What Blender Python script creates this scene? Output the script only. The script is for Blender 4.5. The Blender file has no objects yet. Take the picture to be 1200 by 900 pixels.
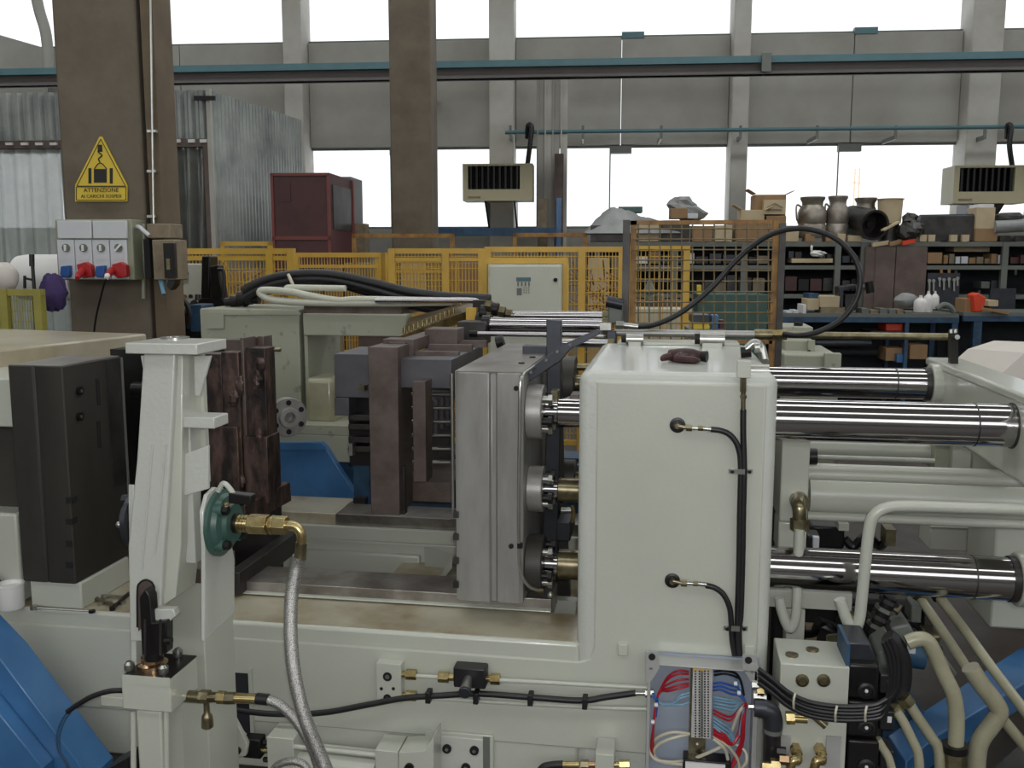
import bpy, bmesh, math, random
from mathutils import Vector, Matrix
random.seed(7)
SC = bpy.context.scene
COL = SC.collection
R = math.radians
# ------------------------------------------------------------------ camera
FOC, YAW, PIT, EYE = 1100.0, R(9.3), R(7.6), 1.7
cam = bpy.data.objects.new('camera', bpy.data.cameras.new('camera'))
COL.objects.link(cam)
cam.location = (0, 0, EYE)
cam.rotation_euler = (R(90) - PIT, 0, YAW)
cam.data.sensor_width = 36.0
cam.data.lens = FOC / 1200 * 36
cam.data.clip_start = 0.05
SC.camera = cam
# ------------------------------------------------------------------ sky, exposure
w = bpy.data.worlds.new('overcast_sky'); SC.world = w; w.use_nodes = True
nt = w.node_tree; bg = nt.nodes['Background']
bg.inputs[0].default_value = (0.93, 0.97, 1.0, 1); bg.inputs[1].default_value = 1.3
SC.view_settings.view_transform = 'Standard'; SC.view_settings.look = 'None'
SC.view_settings.exposure = 0.27; SC.view_settings.gamma = 1.0
SC.view_settings.use_curve_mapping = False
BANG = R(4.6)                       # the building stands 4.6 degrees off the machine's axis
def area(name, loc, sx, sy, power, rot=(0, 0, 0), col=(0.98, 1.0, 0.97)):
    l = bpy.data.lights.new(name, 'AREA'); l.shape = 'RECTANGLE'; l.size = sx; l.size_y = sy
    l.energy = power; l.color = col
    o = bpy.data.objects.new(name, l); o.location = loc; o.rotation_euler = rot; COL.objects.link(o)
    return o
# daylight entering through the roof's skylight strips and the windows of the bay behind the camera
for i, y in enumerate((-2.5, 4.0, 10.5)):
    area('skylight_lamp', (-1.0 + i * -0.5, y, 8.7), 22, 1.3, (170, 230, 340)[i], (0, 0, BANG))
area('window_lamp', (1.5, -6.5, 4.2), 16, 2.6, 110, (R(78), 0, R(4)))

# the photographer's flash, beside the lens
area('flash_lamp', (0.04, -0.05, EYE + .06), .05, .03, 22, (R(90) - PIT, 0, YAW), (1, 1, 1))

# ------------------------------------------------------------------ pixels to places
ra = Vector((math.cos(YAW), math.sin(YAW), 0)); ha = Vector((-math.sin(YAW), math.cos(YAW), 0)); zz = Vector((0, 0, 1))
FW = ha * math.cos(PIT) - zz * math.sin(PIT); UP = ha * math.sin(PIT) + zz * math.cos(PIT)
FRAME = [0.0]
FZ = -0.13                          # height of the floor
def ray(px, py):
    d = FW * FOC + ra * (px - 600) + UP * (450 - py)
    b = -FRAME[0]
    return Vector((d.x * math.cos(b) - d.y * math.sin(b), d.x * math.sin(b) + d.y * math.cos(b), d.z))
def F(px, py, Y):                   # point on the upright plane at depth Y of the current frame
    d = ray(px, py); t = Y / d.y
    return Vector((d.x * t, Y, EYE + d.z * t))
def Z(px, py, z):                   # point on the level plane z
    d = ray(px, py); t = (z - EYE) / d.z
    return Vector((d.x * t, d.y * t, z))
def rad(px, Y): return px * Y / FOC

# ------------------------------------------------------------------ mesh building
class MB:
    def __init__(s): s.v = []; s.f = []
    def add(s, vs, fs):
        n = len(s.v); s.v += [tuple(v) for v in vs]; s.f += [tuple(i + n for i in f) for f in fs]; return s
    def hexa(s, c):
        return s.add(c, [(0, 3, 2, 1), (4, 5, 6, 7), (0, 1, 5, 4), (1, 2, 6, 5), (2, 3, 7, 6), (3, 0, 4, 7)])
    def box(s, x0, x1, y0, y1, z0, z1):
        x0, x1 = sorted((x0, x1)); y0, y1 = sorted((y0, y1)); z0, z1 = sorted((z0, z1))
        return s.hexa([(x0, y0, z0), (x1, y0, z0), (x1, y1, z0), (x0, y1, z0), (x0, y0, z1), (x1, y0, z1), (x1, y1, z1), (x0, y1, z1)])
    def bar(s, p, q, a, b, up=(0, 0, 1)):       # rectangular bar from p to q, a wide and b high
        p = Vector(p); q = Vector(q); d = (q - p).normalized(); u = Vector(up)
        if abs(d.dot(u)) > .95: u = Vector((0, 1, 0))
        r = d.cross(u).normalized() * a / 2; u = r.cross(d).normalized() * b / 2
        return s.hexa([p - r - u, p + r - u, q + r - u, q - r - u, p - r + u, p + r + u, q + r + u, q - r + u])
    def pbox(s, x0, y0, x1, y1, Y0, Y1):        # box whose front face covers these pixels at depth Y0
        a = F(x0, y0, Y0); b = F(x1, y1, Y0)
        a2 = F(x1, y0, Y0); b2 = F(x0, y1, Y0)
        return s.box(.5 * (a.x + b2.x), .5 * (a2.x + b.x), Y0, Y1, .5 * (b.z + b2.z), .5 * (a.z + a2.z))
    def prism(s, pts, vec):
        pts = [Vector(p) for p in pts]; vec = Vector(vec); n = len(pts)
        nr = Vector((0, 0, 0))
        for i in range(n): nr += pts[i].cross(pts[(i + 1) % n])
        if nr.dot(vec) > 0: pts.reverse()
        return s.add(pts + [p + vec for p in pts], [tuple(range(n)), tuple(range(2 * n - 1, n - 1, -1))] + [(i, i + n, (i + 1) % n + n, (i + 1) % n) for i in range(n)])
    def pprism(s, px, Y0, Y1): return s.prism([F(x, y, Y0) for x, y in px], (0, Y1 - Y0, 0))
    def cyl(s, p, q, r, r2=None, n=24, caps=True):
        p = Vector(p); q = Vector(q); d = (q - p).normalized(); r2 = r if r2 is None else r2
        a = d.orthogonal().normalized() if abs(d.z) > .9 else d.cross(Vector((0, 0, 1))).normalized(); b = d.cross(a)
        vs = [p + (a * math.cos(2 * math.pi * i / n) + b * math.sin(2 * math.pi * i / n)) * r for i in range(n)] + \
             [q + (a * math.cos(2 * math.pi * i / n) + b * math.sin(2 * math.pi * i / n)) * r2 for i in range(n)]
        fs = [(i, (i + 1) % n, (i + 1) % n + n, i + n) for i in range(n)]
        if caps: fs += [tuple(range(n - 1, -1, -1)), tuple(range(n, 2 * n))]
        return s.add(vs, fs)
    def lathe(s, base, axis, prof, n=24):       # prof: (radius, height along the axis)
        base = Vector(base); d = Vector(axis).normalized()
        a = d.orthogonal().normalized(); b = d.cross(a); vs = []; fs = []
        for r, h in prof: vs += [base + d * h + (a * math.cos(2 * math.pi * i / n) + b * math.sin(2 * math.pi * i / n)) * max(r, 1e-4) for i in range(n)]
        m = len(prof)
        for k in range(m - 1): fs += [(k * n + i, k * n + (i + 1) % n, (k + 1) * n + (i + 1) % n, (k + 1) * n + i) for i in range(n)]
        fs += [tuple(range(n - 1, -1, -1)), tuple(range((m - 1) * n, m * n))]
        return s.add(vs, fs)
    def tube(s, path, r, n=10, sm=True, k=6):
        P = [Vector(p) for p in path]
        rr = r if isinstance(r, (list, tuple)) else [r] * len(P)
        if sm and len(P) > 2:
            Q = []; q = []
            E = [P[0] * 2 - P[1]] + P + [P[-1] * 2 - P[-2]]
            for i in range(1, len(E) - 2):
                p0, p1, p2, p3 = E[i - 1:i + 3]
                for j in range(k):
                    t = j / k
                    Q.append(.5 * ((2 * p1) + (p2 - p0) * t + (2 * p0 - 5 * p1 + 4 * p2 - p3) * t * t + (3 * p1 - p0 - 3 * p2 + p3) * t ** 3))
                    q.append(rr[i - 1] * (1 - t) + rr[i] * t)
            Q.append(P[-1]); q.append(rr[-1]); P = Q; rr = q
        d0 = (P[1] - P[0]).normalized(); a = d0.orthogonal().normalized(); vs = []
        for i, p in enumerate(P):
            d = (P[min(i + 1, len(P) - 1)] - P[max(i - 1, 0)]).normalized()
            a = (a - d * a.dot(d)).normalized(); b = d.cross(a)
            vs += [p + (a * math.cos(2 * math.pi * j / n) + b * math.sin(2 * math.pi * j / n)) * rr[i] for j in range(n)]
        m = len(P); fs = []
        for i in range(m - 1): fs += [(i * n + j, i * n + (j + 1) % n, (i + 1) * n + (j + 1) % n, (i + 1) * n + j) for j in range(n)]
        fs += [tuple(range(n - 1, -1, -1)), tuple(range((m - 1) * n, m * n))]
        return s.add(vs, fs)
    def ball(s, c, r, n=12, sq=(1, 1, 1), rough=0, seed=0):
        rnd = random.Random(seed); c = Vector(c); vs = []; fs = []; m = n // 2 + 1
        for i in range(1, m):
            t = math.pi * i / m
            for j in range(n):
                a = 2 * math.pi * j / n; k = 1 + rough * (rnd.random() - .5)
                vs.append(c + Vector((math.sin(t) * math.cos(a) * sq[0], math.sin(t) * math.sin(a) * sq[1], math.cos(t) * sq[2])) * r * k)
        for i in range(m - 2): fs += [(i * n + j, (i + 1) * n + j, (i + 1) * n + (j + 1) % n, i * n + (j + 1) % n) for j in range(n)]
        vs += [c + Vector((0, 0, r * sq[2])), c - Vector((0, 0, r * sq[2]))]; k = len(vs)
        fs += [(k - 2, j, (j + 1) % n) for j in range(n)] + [(k - 1, (m - 2) * n + (j + 1) % n, (m - 2) * n + j) for j in range(n)]
        return s.add(vs, fs)
    def build(s, name, mat, parent=None, bevel=0, seg=2, kind=None, label=None, smooth=True):
        b = FRAME[0]
        if b:
            c, sn = math.cos(b), math.sin(b); s.v = [(x * c - y * sn, x * sn + y * c, z) for x, y, z in s.v]
        s.v = [(x, y, FZ if z == 0 else z) for x, y, z in s.v]      # what reaches the floor stands on it
        me = bpy.data.meshes.new(name); me.from_pydata(s.v, [], s.f); me.update()
        if smooth:
            me.polygons.foreach_set('use_smooth', [True] * len(me.polygons)); me.set_sharp_from_angle(angle=R(38))
        me.materials.append(mat)
        o = bpy.data.objects.new(name, me); COL.objects.link(o)
        if parent is not None: o.parent = parent
        if bevel:
            m = o.modifiers.new('bevel', 'BEVEL'); m.width = bevel; m.segments = seg; m.limit_method = 'ANGLE'; m.angle_limit = R(50)
        if kind: o['kind'] = kind
        if label: o['label'] = label
        return o
def thing(name, label, cat, group=None):
    o = bpy.data.objects.new(name, None); COL.objects.link(o); o.empty_display_size = .1
    o['label'] = label; o['category'] = cat
    if group: o['group'] = group
    return o
def tag(o, label, cat, group=None, kind=None):
    o['label'] = label; o['category'] = cat
    if group: o['group'] = group
    if kind: o['kind'] = kind
    return o
def struct(o): o['kind'] = 'structure'; return o
X_, Y_, Z_ = Vector((1, 0, 0)), Vector((0, 1, 0)), Vector((0, 0, 1))
def bolt(parent, p, d, r, h, mat, name='bolt', n=6):
    p = Vector(p); return MB().cyl(p, p + Vector(d) * h, r, n=n).build(name, mat, parent)
ORD = ['first', 'second', 'third', 'fourth', 'fifth', 'sixth', 'seventh', 'eighth', 'ninth', 'tenth', 'eleventh', 'twelfth', 'thirteenth', 'fourteenth', 'fifteenth', 'sixteenth']

# ------------------------------------------------------------------ materials
def lin(c): return tuple(((x / 255 + .055) / 1.055) ** 2.4 if x > 10 else x / 255 / 12.92 for x in c)
def mat(name, c, rough=.5, metal=0, var=.12, scale=6, c2=None, bump=0, bscale=60, trans=0, coat=0, aniso=None, thr=(.35, .7)):
    m = bpy.data.materials.new(name); m.use_nodes = True; n = m.node_tree; bs = n.nodes['Principled BSDF']
    a = lin(c); b = lin(c2) if c2 else tuple(x * (1 - var) for x in a)
    tc = n.nodes.new('ShaderNodeTexCoord'); mp = n.nodes.new('ShaderNodeMapping'); n.links.new(tc.outputs['Object'], mp.inputs[0])
    if aniso: mp.inputs['Scale'].default_value = aniso
    ns = n.nodes.new('ShaderNodeTexNoise'); ns.inputs['Scale'].default_value = scale; ns.inputs['Detail'].default_value = 6; ns.inputs['Roughness'].default_value = .6
    n.links.new(mp.outputs[0], ns.inputs['Vector'])
    cr = n.nodes.new('ShaderNodeValToRGB'); cr.color_ramp.elements[0].color = (*a, 1); cr.color_ramp.elements[1].color = (*b, 1)
    cr.color_ramp.elements[0].position = thr[0]; cr.color_ramp.elements[1].position = thr[1]
    n.links.new(ns.outputs['Fac'], cr.inputs[0]); n.links.new(cr.outputs[0], bs.inputs['Base Color'])
    bs.inputs['Roughness'].default_value = rough; bs.inputs['Metallic'].default_value = metal
    if coat: bs.inputs['Coat Weight'].default_value = coat; bs.inputs['Coat Roughness'].default_value = .12
    if bump:
        n2 = n.nodes.new('ShaderNodeTexNoise'); n2.inputs['Scale'].default_value = bscale; n2.inputs['Detail'].default_value = 3
        n.links.new(tc.outputs['Object'], n2.inputs['Vector'])
        bp = n.nodes.new('ShaderNodeBump'); bp.inputs['Strength'].default_value = bump; bp.inputs['Distance'].default_value = .002
        n.links.new(n2.outputs['Fac'], bp.inputs['Height']); n.links.new(bp.outputs[0], bs.inputs['Normal'])
    if trans:
        tr = n.nodes.new('ShaderNodeBsdfTransparent'); mx = n.nodes.new('ShaderNodeMixShader'); mx.inputs[0].default_value = trans
        n.links.new(bs.outputs[0], mx.inputs[1]); n.links.new(tr.outputs[0], mx.inputs[2]); n.links.new(mx.outputs[0], n.nodes['Material Output'].inputs[0])
    return m
M = {
 'paint': mat('grey_white_machine_paint', (186, 188, 176), .3, var=.07, scale=2.5, bump=.25, bscale=90, coat=.35),
 'paint_rough': mat('thick_grey_paint', (190, 192, 184), .32, var=.06, scale=4, bump=.8, bscale=70, coat=.4),
 'paint_old': mat('chipped_cream_paint', (156, 157, 140), .5, c2=(98, 98, 86), scale=13, thr=(.6, .74), bump=.2),
 'paint_sand': mat('sand_stained_paint', (176, 168, 148), .35, c2=(150, 138, 112), scale=3, coat=.3),
 'ledge': mat('oiled_ledge_paint', (176, 170, 150), .35, c2=(138, 122, 90), scale=4, coat=.4, thr=(.4, .65)),
 'steel': mat('ground_steel', (172, 170, 166), .4, .5, c2=(128, 125, 122), scale=5, aniso=(1, 1, .25), bump=.15, bscale=200),
 'steel_top': mat('machined_steel_top', (160, 155, 148), .3, .7, c2=(112, 104, 97), scale=7),
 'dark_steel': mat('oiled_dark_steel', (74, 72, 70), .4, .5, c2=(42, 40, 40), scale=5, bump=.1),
 'plate_dark': mat('dark_cast_plate', (68, 65, 60), .5, .25, c2=(46, 44, 41), scale=3, aniso=(1, 1, .3), bump=.1),
 'die': mat('heat_stained_die_steel', (104, 82, 74), .45, .45, c2=(40, 35, 34), scale=14, bump=1, bscale=45, aniso=(1.6, 1.6, .6), thr=(.3, .62)),
 'mould': mat('brownish_mould_steel', (106, 94, 90), .48, .45, c2=(80, 68, 62), scale=9, bump=.2),
 'mould_blue': mat('bluish_steel_block', (96, 95, 100), .45, .45, c2=(76, 72, 76), scale=5),
 'chrome': mat('polished_chrome', (184, 181, 182), .1, 1, var=.04),
 'zinc': mat('zinc_plated_steel', (178, 178, 172), .28, .9, var=.2, scale=20),
 'brass': mat('yellow_passivated_fitting', (194, 178, 130), .26, .9, c2=(150, 128, 84), scale=25),
 'nickel': mat('olive_plated_fitting', (150, 142, 112), .28, .9, c2=(110, 100, 80), scale=25),
 'copper': mat('copper_coloured_collar', (196, 162, 128), .2, .95, var=.15, scale=20),
 'black': mat('black_rubber', (28, 27, 30), .42, var=.3, scale=20),
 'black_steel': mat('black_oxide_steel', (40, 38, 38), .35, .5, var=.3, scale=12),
 'gunmetal': mat('blued_steel_plate', (66, 68, 74), .4, .6, var=.2, scale=12),
 'dark': mat('dark_cavity', (20, 19, 20), .8),
 'blue': mat('blue_machine_paint', (66, 116, 166), .38, c2=(50, 94, 140), scale=4, coat=.2),
 'blue_dark': mat('dirty_blue_paint', (48, 82, 112), .5, c2=(30, 52, 74), scale=8),
 'teal': mat('green_cast_flange', (62, 92, 84), .4, var=.2, scale=10, bump=.3),
 'yellow': mat('yellow_guard_paint', (212, 170, 68), .45, var=.15, scale=5),
 'yellow_green': mat('yellow_green_paint', (160, 152, 74), .5, var=.2),
 'rusty_yellow': mat('rusty_yellow_paint', (168, 126, 66), .6, c2=(116, 82, 50), scale=14),
 'wire': mat('dull_yellow_wire', (130, 122, 98), .5, .3, c2=(110, 86, 50), scale=20),
 'concrete': mat('brown_grey_concrete', (116, 106, 92), .85, c2=(96, 86, 74), scale=3, bump=.5, bscale=40),
 'wall': mat('pale_grey_concrete', (170, 168, 162), .85, c2=(146, 143, 136), scale=.8, bump=.2),
 'pillar': mat('light_concrete_pillar', (190, 188, 182), .85, c2=(170, 166, 158), scale=1.5),
 'floor': mat('worn_factory_floor', (72, 66, 60), .5, c2=(50, 45, 42), scale=5, bump=.3, bscale=25),
 'tin': mat('galvanised_corrugated_sheet', (172, 176, 172), .45, .5, c2=(120, 124, 124), scale=1.5),
 'pvc': mat('translucent_plastic_curtain', (196, 204, 200), .2, trans=.35, var=.1),
 'pvc_dark': mat('smoky_plastic_curtain', (128, 130, 124), .14, trans=.2, var=.3, scale=3),
 'glass': mat('window_glass', (240, 245, 250), .05, trans=.93, var=.01),
 'maroon': mat('maroon_sheet', (88, 50, 52), .5, c2=(68, 40, 42), scale=3),
 'red_frame': mat('faded_red_tube', (128, 68, 64), .5, var=.15),
 'heater': mat('beige_heater_case', (176, 168, 138), .5, var=.05),
 'cream': mat('cream_cabinet_paint', (196, 196, 180), .4, var=.05),
 'teal_pipe': mat('teal_pipe_paint', (84, 120, 128), .5, var=.15, scale=4),
 'beam': mat('grey_brown_beam', (104, 98, 96), .6, var=.15, scale=4),
 'sign_yellow': mat('sign_yellow', (222, 192, 62), .5, var=.05),
 'sign_black': mat('sign_black', (36, 34, 38), .6, var=.05),
 'plastic_grey': mat('light_grey_plastic', (206, 208, 212), .4, var=.04),
 'plastic_edge': mat('yellowed_grey_plastic', (150, 152, 130), .5, var=.1),
 'socket_blue': mat('blue_socket_plastic', (38, 84, 150), .4, var=.08),
 'socket_red': mat('red_socket_plastic', (170, 32, 34), .4, var=.1),
 'grime': mat('grimy_beige_box', (138, 124, 102), .6, c2=(112, 98, 78), scale=12),
 'channel': mat('brown_channel_paint', (112, 96, 76), .7, c2=(96, 82, 64), scale=4),
 'oily': mat('oily_golden_film', (126, 106, 66), .3, .3, c2=(70, 58, 40), scale=14),
 'white': mat('white_plastic', (226, 224, 222), .45, var=.05),
 'white_cloth': mat('off_white_cover', (214, 206, 198), .8, var=.06, scale=3),
 'beige_cloth': mat('beige_cover_end', (172, 156, 138), .8, var=.1, scale=3),
 'card': mat('brown_cardboard', (156, 124, 90), .8, var=.15, scale=8),
 'card_pale': mat('pale_cardboard', (196, 178, 146), .8, var=.12, scale=8),
 'rack': mat('grey_rack_steel', (112, 116, 110), .5, .2, var=.15, scale=4),
 'rack_back': mat('dark_rack_backing', (34, 38, 42), .8, var=.3, scale=10),
 'brown_sheet': mat('brown_painted_sheet', (108, 92, 86), .55, c2=(84, 68, 62), scale=4),
 'alu_can': mat('dull_aluminium', (168, 160, 150), .4, .7, c2=(118, 110, 100), scale=5),
 'tarp': mat('grey_plastic_tarpaulin', (150, 152, 152), .4, c2=(112, 112, 110), scale=3, bump=.6, bscale=12),
 'orange': mat('orange_red_plastic', (220, 70, 36), .45, var=.1),
 'purple': mat('purple_cloth', (72, 56, 104), .9, var=.3, scale=12),
 'tan_paint': mat('pipe_olive_paint', (168, 164, 140), .3, c2=(140, 136, 112), scale=5, coat=.3),
 'boxgrey': mat('junction_box_inside', (150, 158, 172), .4, var=.05),
 'boxrim': mat('junction_box_rim', (178, 178, 176), .35, .3, var=.06),
 'terminal': mat('terminal_strip_grey', (184, 182, 180), .5, var=.2, scale=40),
 'wire_red': mat('dark_red_wire', (170, 26, 42), .4, var=.1),
 'wire_blue': mat('blue_wire', (50, 90, 170), .4, var=.1),
 'wire_pale': mat('pale_blue_wire', (120, 158, 182), .4, var=.1),
 'wire_cream': mat('cream_cable', (198, 192, 172), .45, var=.06),
 'leather': mat('dark_red_leather_glove', (64, 30, 28), .5, c2=(40, 18, 20), scale=18, bump=.8),
}
def braid_mat():
    m = mat('steel_braid', (188, 186, 180), .34, .8, var=.25, scale=30); n = m.node_tree; bs = n.nodes['Principled BSDF']
    tc = n.nodes['Texture Coordinate']; vo = n.nodes.new('ShaderNodeTexVoronoi'); vo.inputs['Scale'].default_value = 420
    n.links.new(tc.outputs['Object'], vo.inputs['Vector']); bp = n.nodes.new('ShaderNodeBump'); bp.inputs['Strength'].default_value = .9; bp.inputs['Distance'].default_value = .001
    n.links.new(vo.outputs['Distance'], bp.inputs['Height'])
    cr = n.nodes.new('ShaderNodeValToRGB'); cr.color_ramp.elements[0].color = (.62, .61, .58, 1); cr.color_ramp.elements[1].color = (.2, .19, .18, 1); cr.color_ramp.elements[0].position = .25; cr.color_ramp.elements[1].position = .75
    n.links.new(vo.outputs['Distance'], cr.inputs[0]); n.links.new(cr.outputs[0], bs.inputs['Base Color']); n.links.new(bp.outputs[0], bs.inputs['Normal']); return m
M['braid'] = braid_mat()
# ================================================================== THE HALL (building frame)
FRAME[0] = BANG
WD = 16.0
zt = F(600, 46, WD).z; zb = F(600, 171, WD).z; zs = F(600, 268, WD).z; UR = 9.3
UL, URX = F(-160, 200, WD).x, F(1330, 200, WD).x
struct(MB().box(-14, 14, -9, WD + .3, FZ - .15, FZ).build('floor', M['floor']))
# roof with three skylight strips left open to the sky
rf = struct(MB().box(-14, 14, -9, -3.0, 8.9, 9.1).build('ceiling', M['wall']))
for a, b in ((-2.0, 3.5), (4.5, 10.0), (11.0, WD + .3)): MB().box(-14, 14, a, b, 8.9, 9.1).build('roof_slab', M['wall'], rf)
# back wall: lower wall, concrete panels between two window ribbons, header above
bw = struct(MB().box(-14, 14, WD, WD + .25, 0, zs).build('wall_back', M['wall']))
MB().box(-14, 14, WD, WD + .25, 8.2, 8.9).build('wall_header', M['wall'], bw)
pill = [(-75, -52), (333, 355), (573, 602), (858, 878), (1135, 1172), (1300, 1330)]
edges = [-14] + [F(x, 120, WD - .35).x for p in pill for x in p] + [14]
for i in range(0, len(edges), 2):
    a, b = edges[i], edges[i + 1]
    k = max(1, round((b - a) / 2.1))
    for j in range(k):
        MB().box(a + (b - a) * j / k + .006, a + (b - a) * (j + 1) / k - .006, WD, WD + .16, zb, zt).build('wall_panel', M['wall'], bw, bevel=.01)
for i, (a, b) in enumerate(pill):
    u0, u1 = F(a, 120, WD - .35).x, F(b, 120, WD - .35).x
    MB().box(u0, u1, WD - .35, WD + .2, 0, 8.9).build('pillar', M['pillar'], bw, bevel=.02)
n = 0
for lo, hi in ((zs, zb), (zt, 8.2)):
    for i in range(0, len(edges), 2):
        a, b = edges[i], edges[i + 1]
        if b - a < .3: continue
        n += 1
        g = struct(MB().box(a, b, WD + .1, WD + .11, lo, hi).build('window_%d' % n, M['glass']))
        MB().box(a, b, WD + .06, WD + .12, lo, lo + .04).box(a, b, WD + .06, WD + .12, hi - .04, hi).build('window_frame', M['rack'], g)
        if lo > 4:
            c = (a * .45 + b * .55); MB().box(c - .18, c + .18, WD - .02, WD + .1, lo - .02, lo + .08).build('window_catch', M['teal_pipe'], g)
        else:
            c = (a * .5 + b * .5); MB().box(c - .18, c + .18, WD - .02, WD + .1, hi - .14, hi - .02).build('window_catch', M['rack'], g)
            MB().cyl((c - .17, WD + .02, lo), (c - .17, WD + .02, hi), .012, n=6).build('pull_cord', M['rack'], g)
# slanting panel end at the far left, with the rain pipe beside it
MB().pprism([(-40, 25), (0, 41), (52, 56), (52, 110), (-40, 110)], 15.2, 15.3).build('gable_panel', M['wall'], bw)
dp = MB().tube([F(57, 96, 14.8), F(56, 60, 14.8), F(53, 36, 14.8), F(46, 12, 14.8), F(38, -25, 14.8)], .085, n=14).build('rain_pipe', M['wall'])
tag(dp, 'grey bent downpipe at the top left corner, left of the big column', 'pipe')
# side walls, out of view, and the bay behind the camera with its window band open to daylight
struct(MB().box(-14.2, -14, -9, WD + .2, 0, 9).build('wall_left', M['wall']))
struct(MB().box(14, 14.2, -9, WD + .2, 0, 5).box(14, 14.2, -9, WD + .2, 7.2, 9).build('wall_right', M['wall']))
struct(MB().box(-14, 14, -9.2, -9, 0, 3.4).box(-14, 14, -9.2, -9, 6.6, 9).build('wall_front', M['wall']))

# crane runway beam under the upper windows
t = thing('runway_beam', 'long grey and teal crane runway beam crossing the hall below the upper windows', 'beam')
zr = [F(700, y, 13.9).z for y in (69, 77, 89)]
for a, b in ((-14, F(897, 75, 13.9).x - .006), (F(897, 75, 13.9).x + .006, 14)):
    MB().box(a, b, 13.86, 14.16, zr[1], zr[0]).build('top_flange', M['teal_pipe'], t)
    MB().box(a, b, 13.95, 14.08, zr[2], zr[1]).box(a, b, 13.88, 14.14, zr[2], zr[2] + .03).build('web', M['beam'], t)
MB().pbox(893, 62, 904, 83, 13.8, 13.9).build('splice_plate', M['rack'], t)
for x in (457 + 24,): MB().pbox(x - 6, 86, x + 6, 96, 14.0, 15.9).build('bracket', M['beam'], t)

# teal water pipe on hangers
t = thing('wall_pipe', 'thin teal pipe running along the wall above the lower windows', 'pipe')
zp = F(880, 152, 15.3).z
MB().cyl((F(592, 152, 15.3).x, 15.3, zp), (13.5, 15.3, zp), .032, n=10).build('tube', M['teal_pipe'], t)
for x in (598, 683, 775, 868, 958, 1050, 1155): MB().pbox(x - 1.5, 147, x + 1.5, 163, 15.28, 15.32).pbox(x - 1, 158, x + 1, 163, 15.32, 16).build('hanger', M['rack'], t)
def drop(x0, x1, lbl):
    tag(MB().tube([F(x0 - 2, 162, 15.3), F(x0 - 1, 147, 15.2), F(x0 + 3, 150, 15.15), F(x0 + 1, 170, 15.15), F(x1, 194, 15.2)], .04, n=8).build('flexible_duct', M['black']), lbl, 'hose')
drop(620, 618, 'dark flexible hose dropping from the teal pipe to the middle wall heater')
drop(1182, 1186, 'dark flexible hose dropping to the wall heater at the right edge')

def heater(x0, y0, x1, y1, lbl):
    t = thing('wall_heater', lbl, 'heater', 'box heaters mounted on the wall pillars')
    a = F(x0, y0, 14.9); b = F(x1, y1, 14.9)
    wd = b.x - a.x; h = a.z - b.z
    gx0, gx1, gz0, gz1 = a.x + wd * .075, a.x + wd * .82, b.z + h * .31, a.z - h * .06
    MB().box(a.x, gx0, 14.9, 15.4, b.z, a.z).box(gx1, b.x, 14.9, 15.4, b.z, a.z).box(gx0, gx1, 14.9, 15.4, gz1, a.z).box(gx0, gx1, 14.9, 15.4, b.z, gz0).box(gx0, gx1, 15.2, 15.4, gz0, gz1).build('case', M['heater'], t)
    MB().box(gx0, gx1, 15.05, 15.2, gz0, gz1).build('core', M['dark'], t)
    for i in range(9):
        x = gx0 + (gx1 - gx0) * (i + .5) / 9; MB().box(x - .015, x + .015, 14.93, 15.05, gz0, gz1).build('louvre', M['black_steel'], t)
    MB().box(a.x + .08, a.x + .28, 14.893, 14.9, b.z + .04, b.z + .07).build('badge', M['grime'], t)
    for s in (.3, .72):
        x = a.x + wd * s; MB().prism([(x, 15.0, b.z), (x, 15.6, b.z), (x, 15.6, b.z - .42)], (.03, 0, 0)).build('bracket', M['black_steel'], t)
heater(542, 192, 624, 235, 'beige box heater with dark louvred grille on the pillar near the middle')
heater(1119, 194, 1203, 238, 'beige box heater with dark louvred grille cut by the right edge')

# long profiles standing against the wall right of the middle heater
for i, (a, b, y0, y1, m, lbl) in enumerate([
    (629, 637, 88, 266, 'wall', 'leftmost long pale metal profile leaning upright against the wall'),
    (638, 646, 88, 266, 'pillar', 'second long pale metal profile leaning upright against the wall'),
    (647, 655, 88, 266, 'wall', 'third long pale metal profile leaning upright against the wall'),
    (657, 664, 88, 266, 'pillar', 'rightmost long pale metal profile leaning upright against the wall'),
    (630, 641, 233, 285, 'grime', 'short brown board standing in front of the pale profiles'),
    (650, 660, 180, 262, 'brown_sheet', 'brown plank standing among the upright pale profiles'),
    (652, 657, 232, 292, 'blue', 'slim blue steel post in front of the upright profiles')]):
    d = 15.3 - (.25 if y0 > 100 else 0) - (.15 if i == 6 else 0)
    p = F(a, y0, d); q = F(b, y1, d)
    tag(MB().box(p.x, q.x, d, d + .07, 0, p.z).box(p.x + .01, p.x + .03, d - .04, d, 0, p.z - .02).build('metal_profile' if i < 4 else ('board' if i < 6 else 'post'), M[m]), lbl, 'profile' if i < 4 else ('board' if i < 6 else 'post'))

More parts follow.
